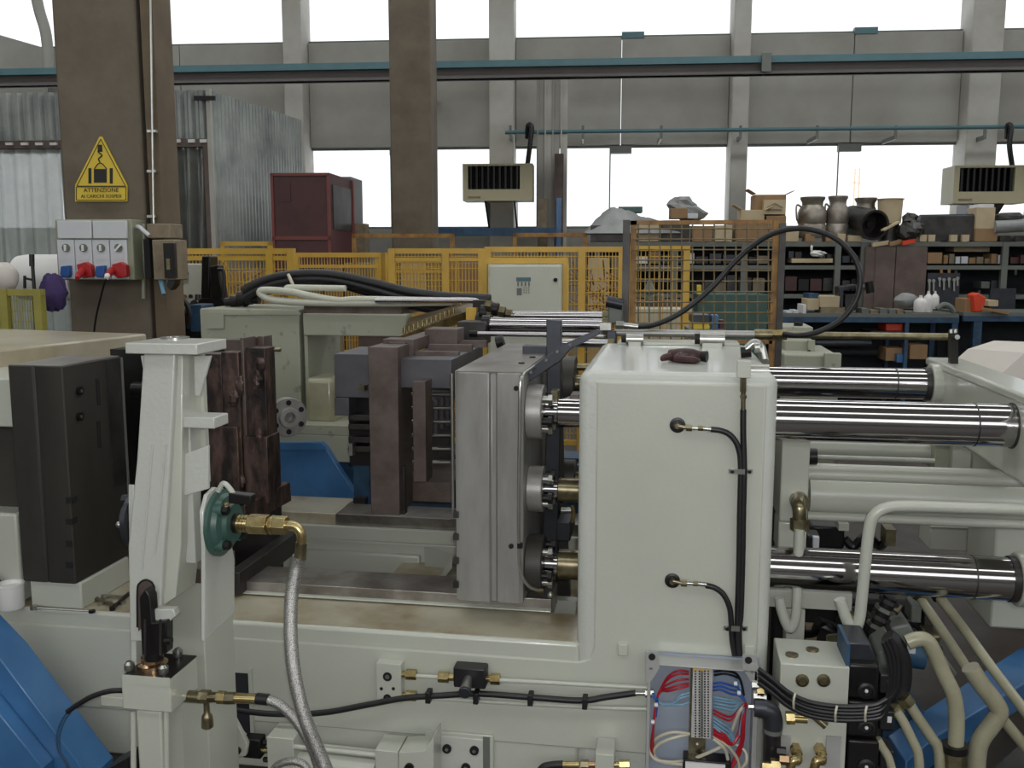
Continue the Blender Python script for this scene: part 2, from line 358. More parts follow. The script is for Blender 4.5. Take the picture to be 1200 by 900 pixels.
# concrete columns
def column(x0, x1, D, dep, lbl):
    a = F(x0, 200, D); b = F(x1, 200, D)
    return a, b
c1 = struct(MB().box(F(72, 200, 5.6).x, F(168, 200, 5.6).x, 5.6, 6.06, 0, 9).build('trim_1', M['concrete'], bevel=.015))
c1['label'] = 'big brown concrete column with the warning sign at upper left'
c2 = struct(MB().box(F(457, 150, 11.6).x, F(505, 150, 11.6).x, 11.6, 12.1, 0, 9).build('trim_2', M['concrete'], bevel=.02))
c2['label'] = 'concrete column left of the middle, standing before the wall'
a = F(186, 100, 5.75)
t = thing('cable_channel', 'brown steel cable channel running up the right side of the big column', 'channel')
MB().box(F(168, 100, 5.6).x + .003, F(183, 100, 5.6).x, 5.6, 5.85, 0, 8.8).build('channel', M['channel'], t)
MB().cyl(F(175, -60, 5.57), F(180, 262, 5.57), .008, n=8).build('cable', M['zinc'], t)
for y in (153, 200, 253): MB().pbox(172, y - 1, 182, y + 2, 5.565, 5.6).build('clip', M['zinc'], t)

# warning sign on the column: ATTENZIONE AI CARICHI SOSPESI
t = thing('warning_sign', 'yellow triangular suspended load warning sign on the big concrete column', 'sign')
SY = 5.585
def sp(pts, Y0, m, nm, parent=t, th=.002): return MB().pprism(pts, Y0, Y0 + th).build(nm, M[m], parent)
sp([(116.5, 160), (119.5, 160), (149, 217), (149, 236), (88, 236), (88, 217)], SY, 'sign_yellow', 'plate', th=.008)
def outl(pts, w_, m='sign_black', nm='border', Y0=SY - .0015):
    mb = MB()
    for i in range(len(pts)):
        p = F(*pts[i], Y0); q = F(*pts[(i + 1) % len(pts)], Y0); mb.bar(p, q, w_, .0015, up=(0, -1, 0))
    return mb.build(nm, M[m], t)
outl([(118, 163), (147, 218), (90, 218)], .004); outl([(89.5, 219), (147.5, 219), (147.5, 234.5), (89.5, 234.5)], .004)
sp([(110, 198), (125, 198), (125, 214), (110, 214)], SY - .002, 'sign_black', 'load')
sp([(103.5, 197), (107, 197), (107, 215), (103.5, 215)], SY - .002, 'sign_black', 'side_bar'); sp([(128.5, 197), (132, 197), (132, 215), (128.5, 215)], SY - .002, 'sign_black', 'side_bar')
MB().tube([F(110.5, 198, SY - .002), F(114, 193, SY - .002), F(117.5, 191, SY - .002), F(121, 193, SY - .002), F(125, 198, SY - .002)], .003, n=6).build('sling', M['sign_black'], t)
MB().tube([F(117, 190, SY - .002), F(115.5, 186, SY - .002), F(119.5, 182, SY - .002), F(115, 178, SY - .002), F(117, 175, SY - .002)], .004, n=6).build('hook', M['sign_black'], t)
sp([(114.5, 169.5), (119.5, 169.5), (120, 178), (114.5, 178)], SY - .002, 'sign_black', 'hook_block')
def text(body, px, py, Y0, size, m, parent, name='lettering', align='CENTER'):
    c = bpy.data.curves.new(name, 'FONT'); c.body = body; c.size = size; c.extrude = .0008; c.align_x = align; c.align_y = 'CENTER'; c.resolution_u = 2
    tmp = bpy.data.objects.new('tmp', c); COL.objects.link(tmp)
    bpy.context.view_layer.update()
    me = bpy.data.meshes.new_from_object(tmp.evaluated_get(bpy.context.evaluated_depsgraph_get()))
    bpy.data.objects.remove(tmp)
    o = bpy.data.objects.new(name, me); COL.objects.link(o); me.materials.clear(); me.materials.append(M[m])
    p = F(px, py, Y0); b = FRAME[0]; c_, s_ = math.cos(b), math.sin(b)
    me.transform(Matrix.Translation((p.x * c_ - p.y * s_, p.x * s_ + p.y * c_, p.z)) @ Matrix.Rotation(b, 4, 'Z') @ Matrix.Rotation(R(90), 4, 'X'))
    o.parent = parent; return o
text('ATTENZIONE', 118.5, 223, SY - .002, .036, 'sign_black', t)
text('AI CARICHI SOSPESI', 118.5, 230, SY - .002, .029, 'sign_black', t)

# socket distribution board on the column
t = thing('socket_board', 'light grey power socket board with blue and red sockets on the column', 'socket board')
MB().pbox(66, 257, 156, 328, 5.42, 5.6).build('case', M['plastic_edge'], t, bevel=.006)
for k in range(2):
    x0 = 67 + 41.5 * k; MB().pbox(x0, 258.5, x0 + 40, 279.5, 5.4, 5.42).build('cover', M['plastic_grey'], t, bevel=.004)
for k in range(4):
    x0 = 68 + 20.5 * k
    f = MB().pbox(x0, 281, x0 + 19.5, 327, 5.405, 5.42).build('module', M['plastic_grey'], t, bevel=.003)
    c = F(x0 + 9.5, 290.5, 5.4)
    MB().cyl(c, c - Y_ * .006, .024, n=18).build('dial', M['rack'], f)
    MB().bar(c - Y_ * .01 + Vector((-.018 if k == 3 else 0, 0, -.018)), c - Y_ * .01 + Vector((.018 if k == 3 else 0, 0, .018)), .012, .012, up=(0, -1, 0)).build('knob', M['white'], f)
    MB().pbox(x0 + 2.5, 299, x0 + 16.5, 304.5, 5.402, 5.405).build('name_strip', M['plastic_grey'], f)
    c = F(x0 + (8 if k % 2 == 0 else 11), 317, 5.4)
    if k % 2 == 0:
        MB().pprism([(x0 + 3, 312), (x0 + 13, 311), (x0 + 13.5, 322), (x0 + 12, 325), (x0 + 4, 325), (x0 + 2, 321)], 5.37, 5.405).build('socket', M['socket_blue'], f, bevel=.004)
    else:
        MB().pprism([(x0 + 1, 310), (x0 + 11, 307), (x0 + 18, 311), (x0 + 19, 324), (x0 + 8, 326), (x0 + 3, 322)], 5.36, 5.405).build('socket', M['socket_red'], f, bevel=.004)
for i, (x, m, lbl) in enumerate(((92, 'socket_red', 'red plug turned down in the left red socket'), (126, 'white', 'whitish plug in the right red socket with cable hanging from it'))):
    t2 = thing('power_plug', lbl, 'plug')
    MB().cyl(F(x + 5, 317, 5.36), F(x, 323, 5.28), .022, .019, n=14).build('plug_body', M['socket_red'], t2)
    MB().cyl(F(x, 323, 5.28), F(x - 1.5, 326, 5.25), .017, .012, n=12).build('cable_gland', M[m], t2)
    if i: MB().tube([F(124.5, 327, 5.25), F(122, 333, 5.3), F(117, 352, 5.4), F(112, 375, 5.45), F(109, 400, 5.5)], .006, n=7).build('cable', M['black'], t2)
t = thing('switch_box', 'grimy beige switch box with conduit on the column edge right of the sockets', 'switch box')
MB().pbox(172, 262, 199, 279, 5.42, 5.6).build('upper_box', M['grime'], t, bevel=.005)
MB().pbox(179, 281, 205, 328, 5.4, 5.58).build('lower_box', M['grime'], t, bevel=.005)
MB().pbox(192, 285, 205, 326, 5.37, 5.4).build('front_plate', M['black_steel'], t)
MB().pbox(195, 303, 199, 316, 5.35, 5.37).build('handle', M['nickel'], t)
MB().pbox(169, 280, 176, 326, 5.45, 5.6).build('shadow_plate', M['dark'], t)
MB().tube([F(157, 267, 5.5), F(163, 266, 5.45), F(169, 271, 5.42), F(175, 276, 5.42)], .013, n=8).build('conduit', M['plastic_grey'], t)
MB().tube([F(168, 262, 5.55), F(168, 350, 5.55)], .012, n=8, sm=False).build('drop_conduit', M['plastic_edge'], t)
MB().tube([F(189, 328, 5.45), F(190, 335, 5.42), F(192, 345, 5.4)], [.02, .014, .012], n=8).build('cable_gland', M['wire_pale'], t)
MB().pprism([(197, 328), (205, 326), (204, 334), (199, 340), (195, 335)], 5.42, 5.5).build('plug', M['black'], t)

# corrugated booth
def corr(name, pu, pv, z0, z1, pitch, dep, m, parent, top2=None):
    p = Vector((pu[0], pu[1], 0)); q = Vector((pv[0], pv[1], 0)); L = (q - p).length; k = int(L / pitch); d = (q - p).normalized(); nr = Vector((d.y, -d.x, 0))
    vs = []; 
    for i in range(k * 4 + 1):
        s = i * L / (k * 4); o = dep if i % 4 in (1, 2) else 0
        c = p + d * s + nr * o; zt_ = z1 if top2 is None else z1 + (top2 - z1) * s / L
        vs += [(c.x, c.y, z0), (c.x, c.y, zt_)]
    fs = [(2 * i, 2 * i + 2, 2 * i + 3, 2 * i + 1) for i in range(k * 4)]
    return MB().add(vs, fs).build(name, M[m], parent, smooth=False)
BD = 11.0
bk = thing('corrugated_booth', 'grey corrugated metal booth with curtained openings behind the big column', 'booth')
ux = F(248, 200, BD).x; ztop = F(248, 106, BD).z; zl = F(220, 163, BD).z
corr('front_sheet', (F(-120, 100, BD).x, BD), (ux, BD), zl, ztop, .13, .05, 'tin', bk)
corr('side_sheet', (ux, BD), (F(352, 150, 13.9).x, 13.9), 0, ztop, .1, .035, 'tin', bk, top2=F(352, 141, 13.9).z)
MB().box(F(-120, 100, BD).x, ux, BD - .02, BD + .08, zl - .09, zl).build('lintel', M['brown_sheet'], bk)
MB().pbox(241, 163, 249, 320, BD - .03, BD + .1).build('door_post', M['brown_sheet'], bk)
MB().box(ux - .02, ux + .03, BD - .04, BD + .03, 0, ztop + .02).build('corner_strip', M['pillar'], bk)
MB().bar(F(228, 115, BD - .05), F(252, 115, BD - .05), .03, .05).build('hinge_bar', M['black_steel'], bk)
MB().box(F(-120, 100, BD).x, F(352, 141, 13.9).x, 13.9, 13.95, 0, ztop - .6).build('back_sheet', M['pillar'], bk) if False else None
for x in (207, 224, 238): MB().pbox(x - 4, 163, x + 4, 167, BD - .05, BD - .02).build('hook_plate', M['white'], bk)
for x in (10, 28, 45, 62): MB().pbox(x - 4, 167, x + 4, 170, BD - .05, BD - .02).build('hook_plate', M['white'], bk)
MB().box(F(72, 200, BD).x, F(180, 200, BD).x, BD, BD + .04, 0, zl).build('wall_sheet', M['tin'], bk)
def curtain(x0, x1, y0, y1, D, m, lbl, amp, waves, gather=0):
    vs = []; nx, nz = 60, 10; a = F(x0, y0, D); b = F(x1, y0, D); zb_ = F(x0, y1, D).z
    for j in range(nz + 1):
        v = j / nz
        for i in range(nx + 1):
            u = i / nx; xx = a.x + (b.x - a.x) * (u + gather * v * (.5 - u) * (1 - abs(2 * v - 1.4)))
            vs.append((xx, D - amp * math.sin(u * waves * 6.283 + v * 1.2) * (.5 + .5 * v), a.z + (zb_ - a.z) * v))
    fs = [(j * (nx + 1) + i, (j + 1) * (nx + 1) + i, (j + 1) * (nx + 1) + i + 1, j * (nx + 1) + i + 1) for j in range(nz) for i in range(nx)]
    o = MB().add(vs, fs).build('plastic_curtain', M[m]); o.modifiers.new('thick', 'SOLIDIFY').thickness = .004
    tag(o, lbl, 'curtain')
curtain(-90, 70, 170, 420, BD + .05, 'pvc', 'pale translucent plastic curtain hanging at the left edge behind the column', .05, 9)
curtain(186, 242, 167, 420, BD + .05, 'pvc_dark', 'dark glossy plastic curtain gathered in the booth doorway right of the column', .1, 3.5, .5)
tag(MB().box(F(186, 200, 13.5).x, F(250, 200, 13.5).x, 13.5, 13.55, 0, 3.6).build('backdrop', M['rack_back']), 'dark partition added inside the booth to block light behind the dark curtain', 'backdrop')  # dark sheet added to hide the light strip behind the dark curtain

# maroon tall cabinet
t = thing('maroon_cabinet', 'tall maroon sheet metal enclosure right of the corrugated booth', 'cabinet')
CD = 10.4; a = F(317, 203, CD); b = F(386, 203, CD); 
MB().box(a.x, b.x, CD, CD + 1.0, 0, a.z).build('body', M['maroon'], t)
for x0, x1 in ((a.x, a.x + .03), (b.x - .03, b.x)): MB().box(x0, x1, CD - .02, CD, .1, a.z).build('frame_post', M['red_frame'], t)
MB().box(a.x, b.x, CD - .02, CD, a.z - .03, a.z).build('frame_rail', M['red_frame'], t)
zc = F(350, 279, CD).z; MB().box(a.x, b.x, CD - .02, CD, zc - .02, zc + .02).build('frame_rail', M['red_frame'], t)
MB().box(a.x + .1, a.x + .22, CD - .01, CD, zc + .4, a.z - .1).build('door_seam', M['maroon'], t)
MB().box(b.x, b.x + .01, CD + .1, CD + .9, zc + .1, a.z - .12).build('side_window', M['dark_steel'], t)
MB().box(b.x - .02, b.x + .02, CD + .97, CD + 1.02, .1, a.z).build('frame_post', M['red_frame'], t)
t = thing('grey_locker', 'narrow grey metal locker at the right side of the maroon enclosure', 'cabinet')
q = F(411, 207, 11.8); MB().box(F(398, 207, 11.8).x, q.x, 11.8, 12.4, 0, q.z).build('body', M['rack'], t); MB().pbox(400, 212, 409, 262, 11.78, 11.8).build('door', M['tin'], t)
MB().box(F(398, 262, 11.5).x, F(428, 262, 11.5).x, 11.5, 11.7, 0, F(420, 262, 11.5).z).build('side_shelf', M['grime'], t)

# low boards below the window sill
tag(MB().pbox(505, 267, 652, 276, 14.6, 14.9).build('blue_beam', M['blue_dark']), 'long blue steel beam lying along the wall below the windows', 'beam')
for i, x in enumerate((463, 500)): tag(MB().box(F(x, 276, 13).x, F(x + 11, 276, 13).x, 13.0 + i * .02, 13.2, 0, F(x, 276, 13).z).build('dark_post', M['brown_sheet']), ['dark brown post behind the yellow fence left of the column foot', 'dark brown post behind the yellow fence right of the column foot'][i], 'post')

# yellow guard fences
def fence(x0, x1, yt, yb, D, lbl, pitch=.028, posts=(), rails=(), mesh=True):
    t = thing('guard_fence', lbl, 'fence', 'yellow mesh guard fences')
    a = F(x0, yt, D); b = F(x1, yt, D); zb_ = .12; tk = .028
    zt_ = .5 * (a.z + b.z)
    MB().box(a.x, b.x, D, D + .04, zt_ - .045, zt_).build('top_rail', M['yellow'], t)
    MB().box(a.x, b.x, D, D + .04, zb_, zb_ + .04).build('bottom_rail', M['yellow'], t)
    for x in [a.x + .02, b.x - .02] + [F(p, yt, D).x for p in posts]:
        MB().box(x - tk, x + tk, D - .01, D + .05, 0, zt_).build('post', M['yellow'], t)
    for y in rails:
        z = F(x0, y, D).z; MB().box(a.x, b.x, D + .005, D + .035, z - .015, z + .015).build('rail', M['yellow'], t)
    if mesh:
        mb = MB(); k = int((b.x - a.x) / pitch)
        for i in range(k):
            x = a.x + (b.x - a.x) * (i + .5) / k; mb.box(x - .0035, x + .0035, D + .02, D + .027, zb_, zt_)
        z = zb_ + .1
        while z < zt_: mb.box(a.x, b.x, D + .013, D + .02, z - .0035, z + .0035); z += .1
        mb.build('wire_mesh', M['yellow'], t, kind='stuff', smooth=False)
    return t
fence(205, 343, 291, 420, 7.2, 'yellow mesh guard fence nearest the big column, left of the black hoses', posts=(315,), rails=(303,))
fence(344, 452, 296, 420, 8.9, 'yellow mesh guard fence set back behind the black hoses', posts=(448,), rails=(312, 330))
fence(456, 567, 291, 420, 7.9, 'yellow mesh guard fence between the black hoses and the electrical cabinet', posts=(522,), rails=(304,))
fence(569, 732, 289, 420, 7.9, 'yellow mesh guard fence around the electrical cabinet', posts=(682,), rails=())
fence(733, 808, 288, 344, 8.5, 'yellow mesh guard fence seen through the big mesh panel', pitch=.04)
fence(440, 535, 303, 420, 9.6, 'yellow mesh fence farther back behind the middle fence', rails=(318,))
for (x0, x1, y, yb, D, lbl) in ((258, 318, 283, 296, 8.6, 'thin yellow hoop rail above the fence near the booth'), (412, 532, 274, 295, 9.5, 'pale yellow hoop rail above the fence before the middle column'), (601, 688, 273, 292, 9.5, 'yellow hoop rail above the fence right of the heater')):
    a = F(x0, y, D); b = F(x1, y, D); r_ = .022
    tag(MB().box(a.x, b.x, D, D + .04, a.z - .04, a.z).box(a.x, a.x + .04, D, D + .04, 0, a.z).box(b.x - .04, b.x, D, D + .04, 0, a.z).build('hoop_rail', M['rusty_yellow' if x0 > 400 else 'yellow']), lbl, 'rail')

# electrical cabinets
def sticker(t, x0, y0, x1, y1, D):
    a = F(x0, y0, D); b = F(x1, y1, D); w_ = b.x - a.x; h = a.z - b.z
    MB().box(a.x, b.x, D - .004, D, a.z - h * .22, a.z).build('label_plate', M['teal_pipe'], t)
    mb = MB()
    for i in range(4): mb.box(a.x + w_ * (.08 + .25 * i), a.x + w_ * (.18 + .25 * i), D - .004, D, a.z - h * .5, a.z - h * .25)
    for i in range(3):
        for j in range(3): mb.box(a.x + w_ * (.5 + .16 * i), a.x + w_ * (.58 + .16 * i), D - .004, D, a.z - h * (.62 + .13 * j), a.z - h * (.56 + .13 * j))
    mb.box(a.x + w_ * .04, a.x + w_ * .38, D - .004, D, b.z, a.z - h * .6)
    mb.build('printed_symbols', M['rack'], t, kind='stuff')
t = thing('electrical_cabinet', 'pale grey electrical cabinet with teal sticker before the yellow fence', 'cabinet')
MB().box(F(572, 340, 7.3).x, F(658, 340, 7.3).x, 7.3, 7.6, 0, F(615, 310, 7.3).z).build('case', M['cream'], t, bevel=.01)
MB().pbox(574, 312, 656, 480, 7.28, 7.3).build('door', M['cream'], t, bevel=.006)
sticker(t, 605, 325, 622, 346, 7.28)
c = F(651, 328, 7.28); MB().cyl(c, c - Y_ * .015, .016, n=12).build('lock', M['dark'], t)
for p in ((565, 302, 665, 309), (565, 309, 571, 470), (659, 309, 666, 470)):
    MB().pbox(*p, 7.4, 7.45).build('mounting_frame', M['yellow'], t)
t = thing('control_cabinet', 'cream control cabinet with push buttons just right of the big column', 'cabinet')
MB().box(F(190, 340, 6.9).x, F(239, 340, 6.9).x, 6.9, 7.15, 0, F(215, 309, 6.9).z).build('case', M['cream'], t, bevel=.01); sticker(t, 211, 319, 222, 334, 6.9)
for x, m in ((209, 'sign_black'), (217, 'rusty_yellow'), (224, 'sign_black'), (216, 'red_frame')):
    c = F(x, 347 if m != 'red_frame' else 352, 6.9); MB().cyl(c, c - Y_ * .02, .014, n=10).build('button', M[m], t)
t = thing('small_robot', 'black upright robot arm standing between column and cream cabinet', 'robot arm')
MB().pprism([(236, 300), (246, 300), (246, 352), (235, 352)], 6.6, 6.75).build('upright', M['black_steel'], t, bevel=.01)
MB().pprism([(245, 312), (256, 310), (262, 352), (247, 352)], 6.55, 6.65).build('link', M['black_steel'], t, bevel=.01)
MB().tube([F(255, 316, 6.5), F(262, 318, 6.5), F(263, 340, 6.5), F(261, 352, 6.5)], .012, n=7).build('cable', M['black'], t)
MB().box(F(232, 350, 6.5).x, F(266, 350, 6.5).x, 6.5, 6.8, 0, F(250, 350, 6.5).z).build('base', M['black_steel'], t)
t = thing('motor_unit', 'dark motor unit with looped hoses low at the right of the big column', 'motor')
MB().cyl(F(204, 372, 6.2), F(228, 372, 6.2), .12, n=20).build('motor', M['black_steel'], t)
MB().pbox(222, 357, 238, 400, 6.1, 6.3).build('pump', M['blue_dark'], t, bevel=.01); MB().box(F(195, 385, 6.1).x, F(252, 385, 6.1).x, 6.1, 6.4, 0, F(220, 385, 6.1).z).build('stand', M['black_steel'], t, bevel=.02)
MB().tube([F(196, 375, 6.05), F(200, 355, 6.0), F(215, 352, 6.0), F(222, 368, 6.0), F(219, 385, 6.0)], .016, n=8).build('hose', M['black'], t)
MB().ball(F(213, 362, 6.02), .035, rough=.5, seed=3).build('clamp', M['zinc'], t); MB().ball(F(205, 387, 6.02), .02, rough=.5, seed=4).build('clamp', M['zinc'], t)
MB().cyl(F(232, 352, 6.1), F(232, 345, 6.1), .02, n=8).build('knob', M['black'], t)
# left edge: small guard, tank, cloth
t = thing('small_guard', 'small yellow green mesh guard at the left edge above the machine cover', 'fence')
a = F(-30, 339, 5.0); b = F(49, 339, 5.0)
MB().box(a.x, b.x, 5.0, 5.03, a.z - .035, a.z).build('top_rail', M['yellow_green'], t)
for x in (4, 44): p = F(x, 345, 5.0); MB().box(p.x - .022, p.x + .022, 4.99, 5.04, 0, a.z).build('post', M['yellow_green'], t)
mb = MB()
for i in range(26): x = a.x + (b.x - a.x) * (i + .5) / 26; mb.box(x - .002, x + .002, 5.01, 5.014, .2, a.z)
for i in range(12): z = a.z - .06 * i; mb.box(a.x, b.x, 5.015, 5.019, z - .002, z + .002)
mb.build('wire_mesh', M['yellow_green'], t, kind='stuff', smooth=False)
tag(MB().lathe(F(16, 325, 5.9), X_, [(.02, 0), (.1, .015), (.14, .05), (.15, .12), (.15, .45)], n=28).build('white_tank', M['white']), 'white round ended plastic tank lying left of the big column', 'tank')
tag(MB().ball(F(62, 343, 5.3), .08, n=18, sq=(1, .7, 1.35), rough=.3, seed=5).build('cloth_bundle', M['purple']), 'purple cloth bundle hanging left of the big column', 'cloth')
tag(MB().ball(F(4, 325, 5.4), .09, n=16, sq=(1, .8, 1), rough=.12, seed=8).build('bag', M['white_cloth']), 'pale bag at the left edge beside the white tank', 'bag')
t = thing('level_stick', 'black upright rod with small side bracket before the white tank', 'rod')
MB().cyl(F(40, 338, 5.2), F(37.5, 300, 5.2), .01, n=8).build('rod', M['black'], t); MB().cyl(F(37.5, 312, 5.2), F(37.2, 298, 5.2), .015, n=8).build('grip', M['black'], t)
MB().bar(F(29, 338, 5.2), F(29, 323, 5.2), .012, .012).bar(F(29, 326, 5.2), F(39, 328, 5.2), .012, .012).build('bracket', M['black'], t)
MB().cyl(F(40, 338, 5.2), F(42, 400, 5.2), .012, n=8).build('lower_rod', M['black'], t)
# ================================================================== STORAGE RACK AND BENCHES (building frame)
RD = 12.0
t = thing('storage_rack', 'long grey steel storage rack full of boxes under the right windows', 'rack')
xl, xr = F(688, 300, RD).x, F(1300, 300, RD).x
zsh = [F(1000, y, RD).z for y in (284, 311, 345)]
for z in zsh: MB().box(xl, xr, RD, RD + .6, z - .05, z).build('shelf', M['rack'], t)
for x in (700, 790, 872, 916, 982, 1012, 1178, 1262):
    p = F(x, 300, RD).x; MB().box(p - .035, p + .035, RD - .01, RD + .05, 0, zsh[0]).build('upright', M['rack'], t)
MB().box(xl, xr, RD + .6, RD + .63, 0, zsh[0]).build('back_sheet', M['rack_back'], t)
t2 = thing('sheet_doors', 'pair of brown sheet doors closing the middle of the storage rack', 'door')
for x0, x1 in ((1013, 1048), (1049, 1085)): MB().pbox(x0, 289, x1, 362, RD - .06, RD - .03).build('door_leaf', M['brown_sheet'], t2)
MB().pbox(1025, 289, 1031, 362, RD - .07, RD - .06).build('seam', M['brown_sheet'], t2)

def cbox(x0, y0, x1, y1, D, m, lbl, name='carton', cat='box', dep=.3, flap=False, group=None):
    o = MB().pbox(x0, y0, x1, y1, D, D + dep)
    if y1 >= 470: o = MB().box(F(x0, 340, D).x, F(x1, 340, D).x, D, D + dep, 0, F((x0 + x1) / 2, y0, D).z)
    if flap:
        p = F(x0, y0, D); q = F(x1, y0, D)
        o.bar((p.x, D, p.z), (p.x - .1, D, p.z + .06), .25, .01); o.bar((q.x, D, q.z), (q.x + .08, D, q.z + .04), .25, .01)
    return tag(o.build(name, M[m], bevel=.004), lbl, cat, group)
# on top of the rack
cbox(884, 228, 921, 254, RD + .1, 'card', 'open brown carton on the rack top, left of the metal cans', flap=True)
t = thing('printed_carton', 'pale carton with a printed roof mark on the rack top', 'box')
MB().pbox(895, 234, 921, 251, RD - .02, RD + .08).build('carton', M['card_pale'], t)
FRM = RD - .024
MB().bar(F(899, 243, FRM), F(908, 238, FRM), .02, .004).bar(F(908, 238, FRM), F(917, 243, FRM), .02, .004).bar(F(900, 246, FRM), F(916, 246, FRM), .02, .004, up=(0, 1, 0)).build('printed_mark', M['grime'], t)
cbox(898, 253, 921, 283, RD - .02, 'card', 'brown carton under the printed carton on the rack top')
cbox(868, 246, 896, 262, RD, 'card_pale', 'crumpled pale carton left of the printed carton', flap=True)
cbox(868, 262, 897, 283, RD, 'card', 'low brown carton on the rack top behind the mesh panel corner')
for i, (x0, x1, y) in enumerate(((934, 967, 231), (967, 993, 230))):
    t = thing('metal_churn', ['dented metal churn on the rack top, left of the pair', 'dented metal churn on the rack top, right of the pair'][i], 'can', 'metal churns on the rack')
    c0 = F((x0 + x1) / 2, 279, RD + .15); h = F(950, y, RD + .15).z - c0.z; r_ = rad((x1 - x0) / 2 * .98, RD)
    MB().lathe(c0, Z_, [(r_ * .9, 0), (r_, h * .05), (r_, h * .3), (r_ * .93, h * .34), (r_, h * .38), (r_, h * .62), (r_ * .92, h * .7), (r_ * .72, h * .8), (r_ * .74, h * .88), (r_ * .86, h * .95), (r_ * .86, h)], n=22).build('body', M['alu_can'], t)
    MB().tube([c0 + Vector((-r_ * .75, -.02, h * .75)), c0 + Vector((-r_ * 1.12, -.03, h * .8)), c0 + Vector((-r_ * 1.1, -.03, h * .5)), c0 + Vector((-r_, -.02, h * .42))], .012, n=6).build('handle', M['alu_can'], t)
t = thing('metal_churn', 'third smaller metal churn standing behind the lying cylinder', 'can', 'metal churns on the rack')
c0 = F(1013, 272, RD + .35); h = F(1013, 232, RD + .35).z - c0.z; r_ = .14
MB().lathe(c0, Z_, [(r_, 0), (r_, h * .6), (r_ * .8, h * .75), (r_ * .8, h * .86), (r_ * .98, h * .95), (r_ * .98, h)], n=20).build('body', M['alu_can'], t)
t = thing('paint_bucket', 'stained pale bucket on the rack top right of the churns', 'bucket')
c0 = F(1042, 262, RD + .2); h = F(1042, 233, RD + .2).z - c0.z
MB().lathe(c0, Z_, [(.135, 0), (.15, h * .97), (.165, h * .97), (.165, h)], n=22).build('pail', M['card_pale'], t)
MB().cyl(c0 - Z_ * .24, c0, .12, n=16).build('stand', M['dark_steel'], t)
t = thing('lying_cylinder', 'dark hollow cylinder lying on the rack top with open end to the front', 'cylinder')
p = F(1025, 264, RD - .12); q = F(999, 258, RD + .45); r_ = .185
MB().lathe(p, (q - p), [(r_ * .8, .25), (r_ * .85, 0), (r_, 0), (r_, .6), (r_ * .5, .62)], n=28).build('drum', M['dark_steel'], t)
MB().cyl(p + (q - p).normalized() * .1, p + (q - p).normalized() * .14, .05, n=12).build('hub', M['black_steel'], t)
t = thing('ribbed_roll', 'long dark ribbed bundle lying across pallets on the rack top', 'roll')
p = F(1077, 266, RD + .1); q = F(1141, 265, RD + .1)
mb = MB()
for j in range(4):
    mb.cyl(p + Z_ * (.1 - .075 * j) , q + Z_ * (.1 - .075 * j), .05, n=12)
mb.build('roll', M['gunmetal'], t); MB().box(p.x, q.x, RD + .05, RD + .35, p.z - .17, p.z + .13).build('core', M['dark_steel'], t)
for x in (1082, 1092, 1118, 1132): MB().pbox(x - 4, 275, x + 4, 283, RD - .01, RD + .3).build('pallet_block', M['card_pale'], t)
tag(MB().ball(F(1066, 259, RD + .1), .1, n=10, rough=.5, seed=9).ball(F(1074, 268, RD), .1, n=10, rough=.5, seed=19).ball(F(1062, 272, RD), .12, n=10, rough=.5, seed=29).build('scrap_heap', M['dark_steel'], smooth=False), 'crumpled dark scrap heap left of the ribbed bundle on the rack', 'scrap', kind='stuff')
tag(MB().bar(F(1034, 270, RD - .15), F(1053, 260, RD), .05, .02).build('pale_offcut', M['card_pale']), 'short pale offcut leaning on the scrap heap', 'offcut')
cbox(1144, 243, 1166, 268, RD, 'card_pale', 'beige carton on the rack top under the right heater')
cbox(1147, 239, 1165, 247, RD + .08, 'plastic_grey', 'grey tilted lid on the beige carton under the right heater', 'grey_sheet')
cbox(1143, 268, 1169, 283, RD, 'card', 'brown tray supporting the beige carton under the right heater', 'tray')
tag(MB().cyl(F(1165, 266, RD), F(1212, 264, RD), .075, n=16).build('foil_roll', M['tarp']), 'pale foil roll lying on the rack top at the right edge', 'roll')
tag(MB().ball(F(1183, 257, RD + .3), .14, n=10, sq=(1.4, 1, .6), rough=.4, seed=2).build('dark_sack', M['dark_steel'], smooth=False), 'dark sack behind the foil roll at the right edge', 'sack')
for i, x in enumerate((1152, 1172, 1190)): cbox(x, 276, x + 12, 283, RD + .02, 'dark_steel', ['leftmost', 'middle', 'rightmost'][i] + ' small dark block under the foil roll at right', 'block')
for i, (x0, x1, y0, m) in enumerate(((921, 936, 271, 'card_pale'), (944, 955, 274, 'card'), (968, 976, 274, 'card'), (982, 991, 274, 'card_pale'), (994, 1010, 276, 'card_pale'))):
    cbox(x0, y0, x1, 283, RD - .02, m, ORD[i] + ' small low box from the left on the rack front edge under the churns', dep=.2)
for i, (x0, x1, m) in enumerate(((1022, 1041, 'card_pale'), (1042, 1056, 'card'), (1057, 1072, 'orange'))):
    tag(MB().bar(F(x0, 287 - i, RD - .1), F(x1, 284 - i, RD - .05), .03, .05).build('flat_package', M[m]), ['cream flat package on the rack edge above the brown doors', 'brown flat package on the rack edge above the brown doors', 'orange flat package on the rack edge above the brown doors'][i], 'package')
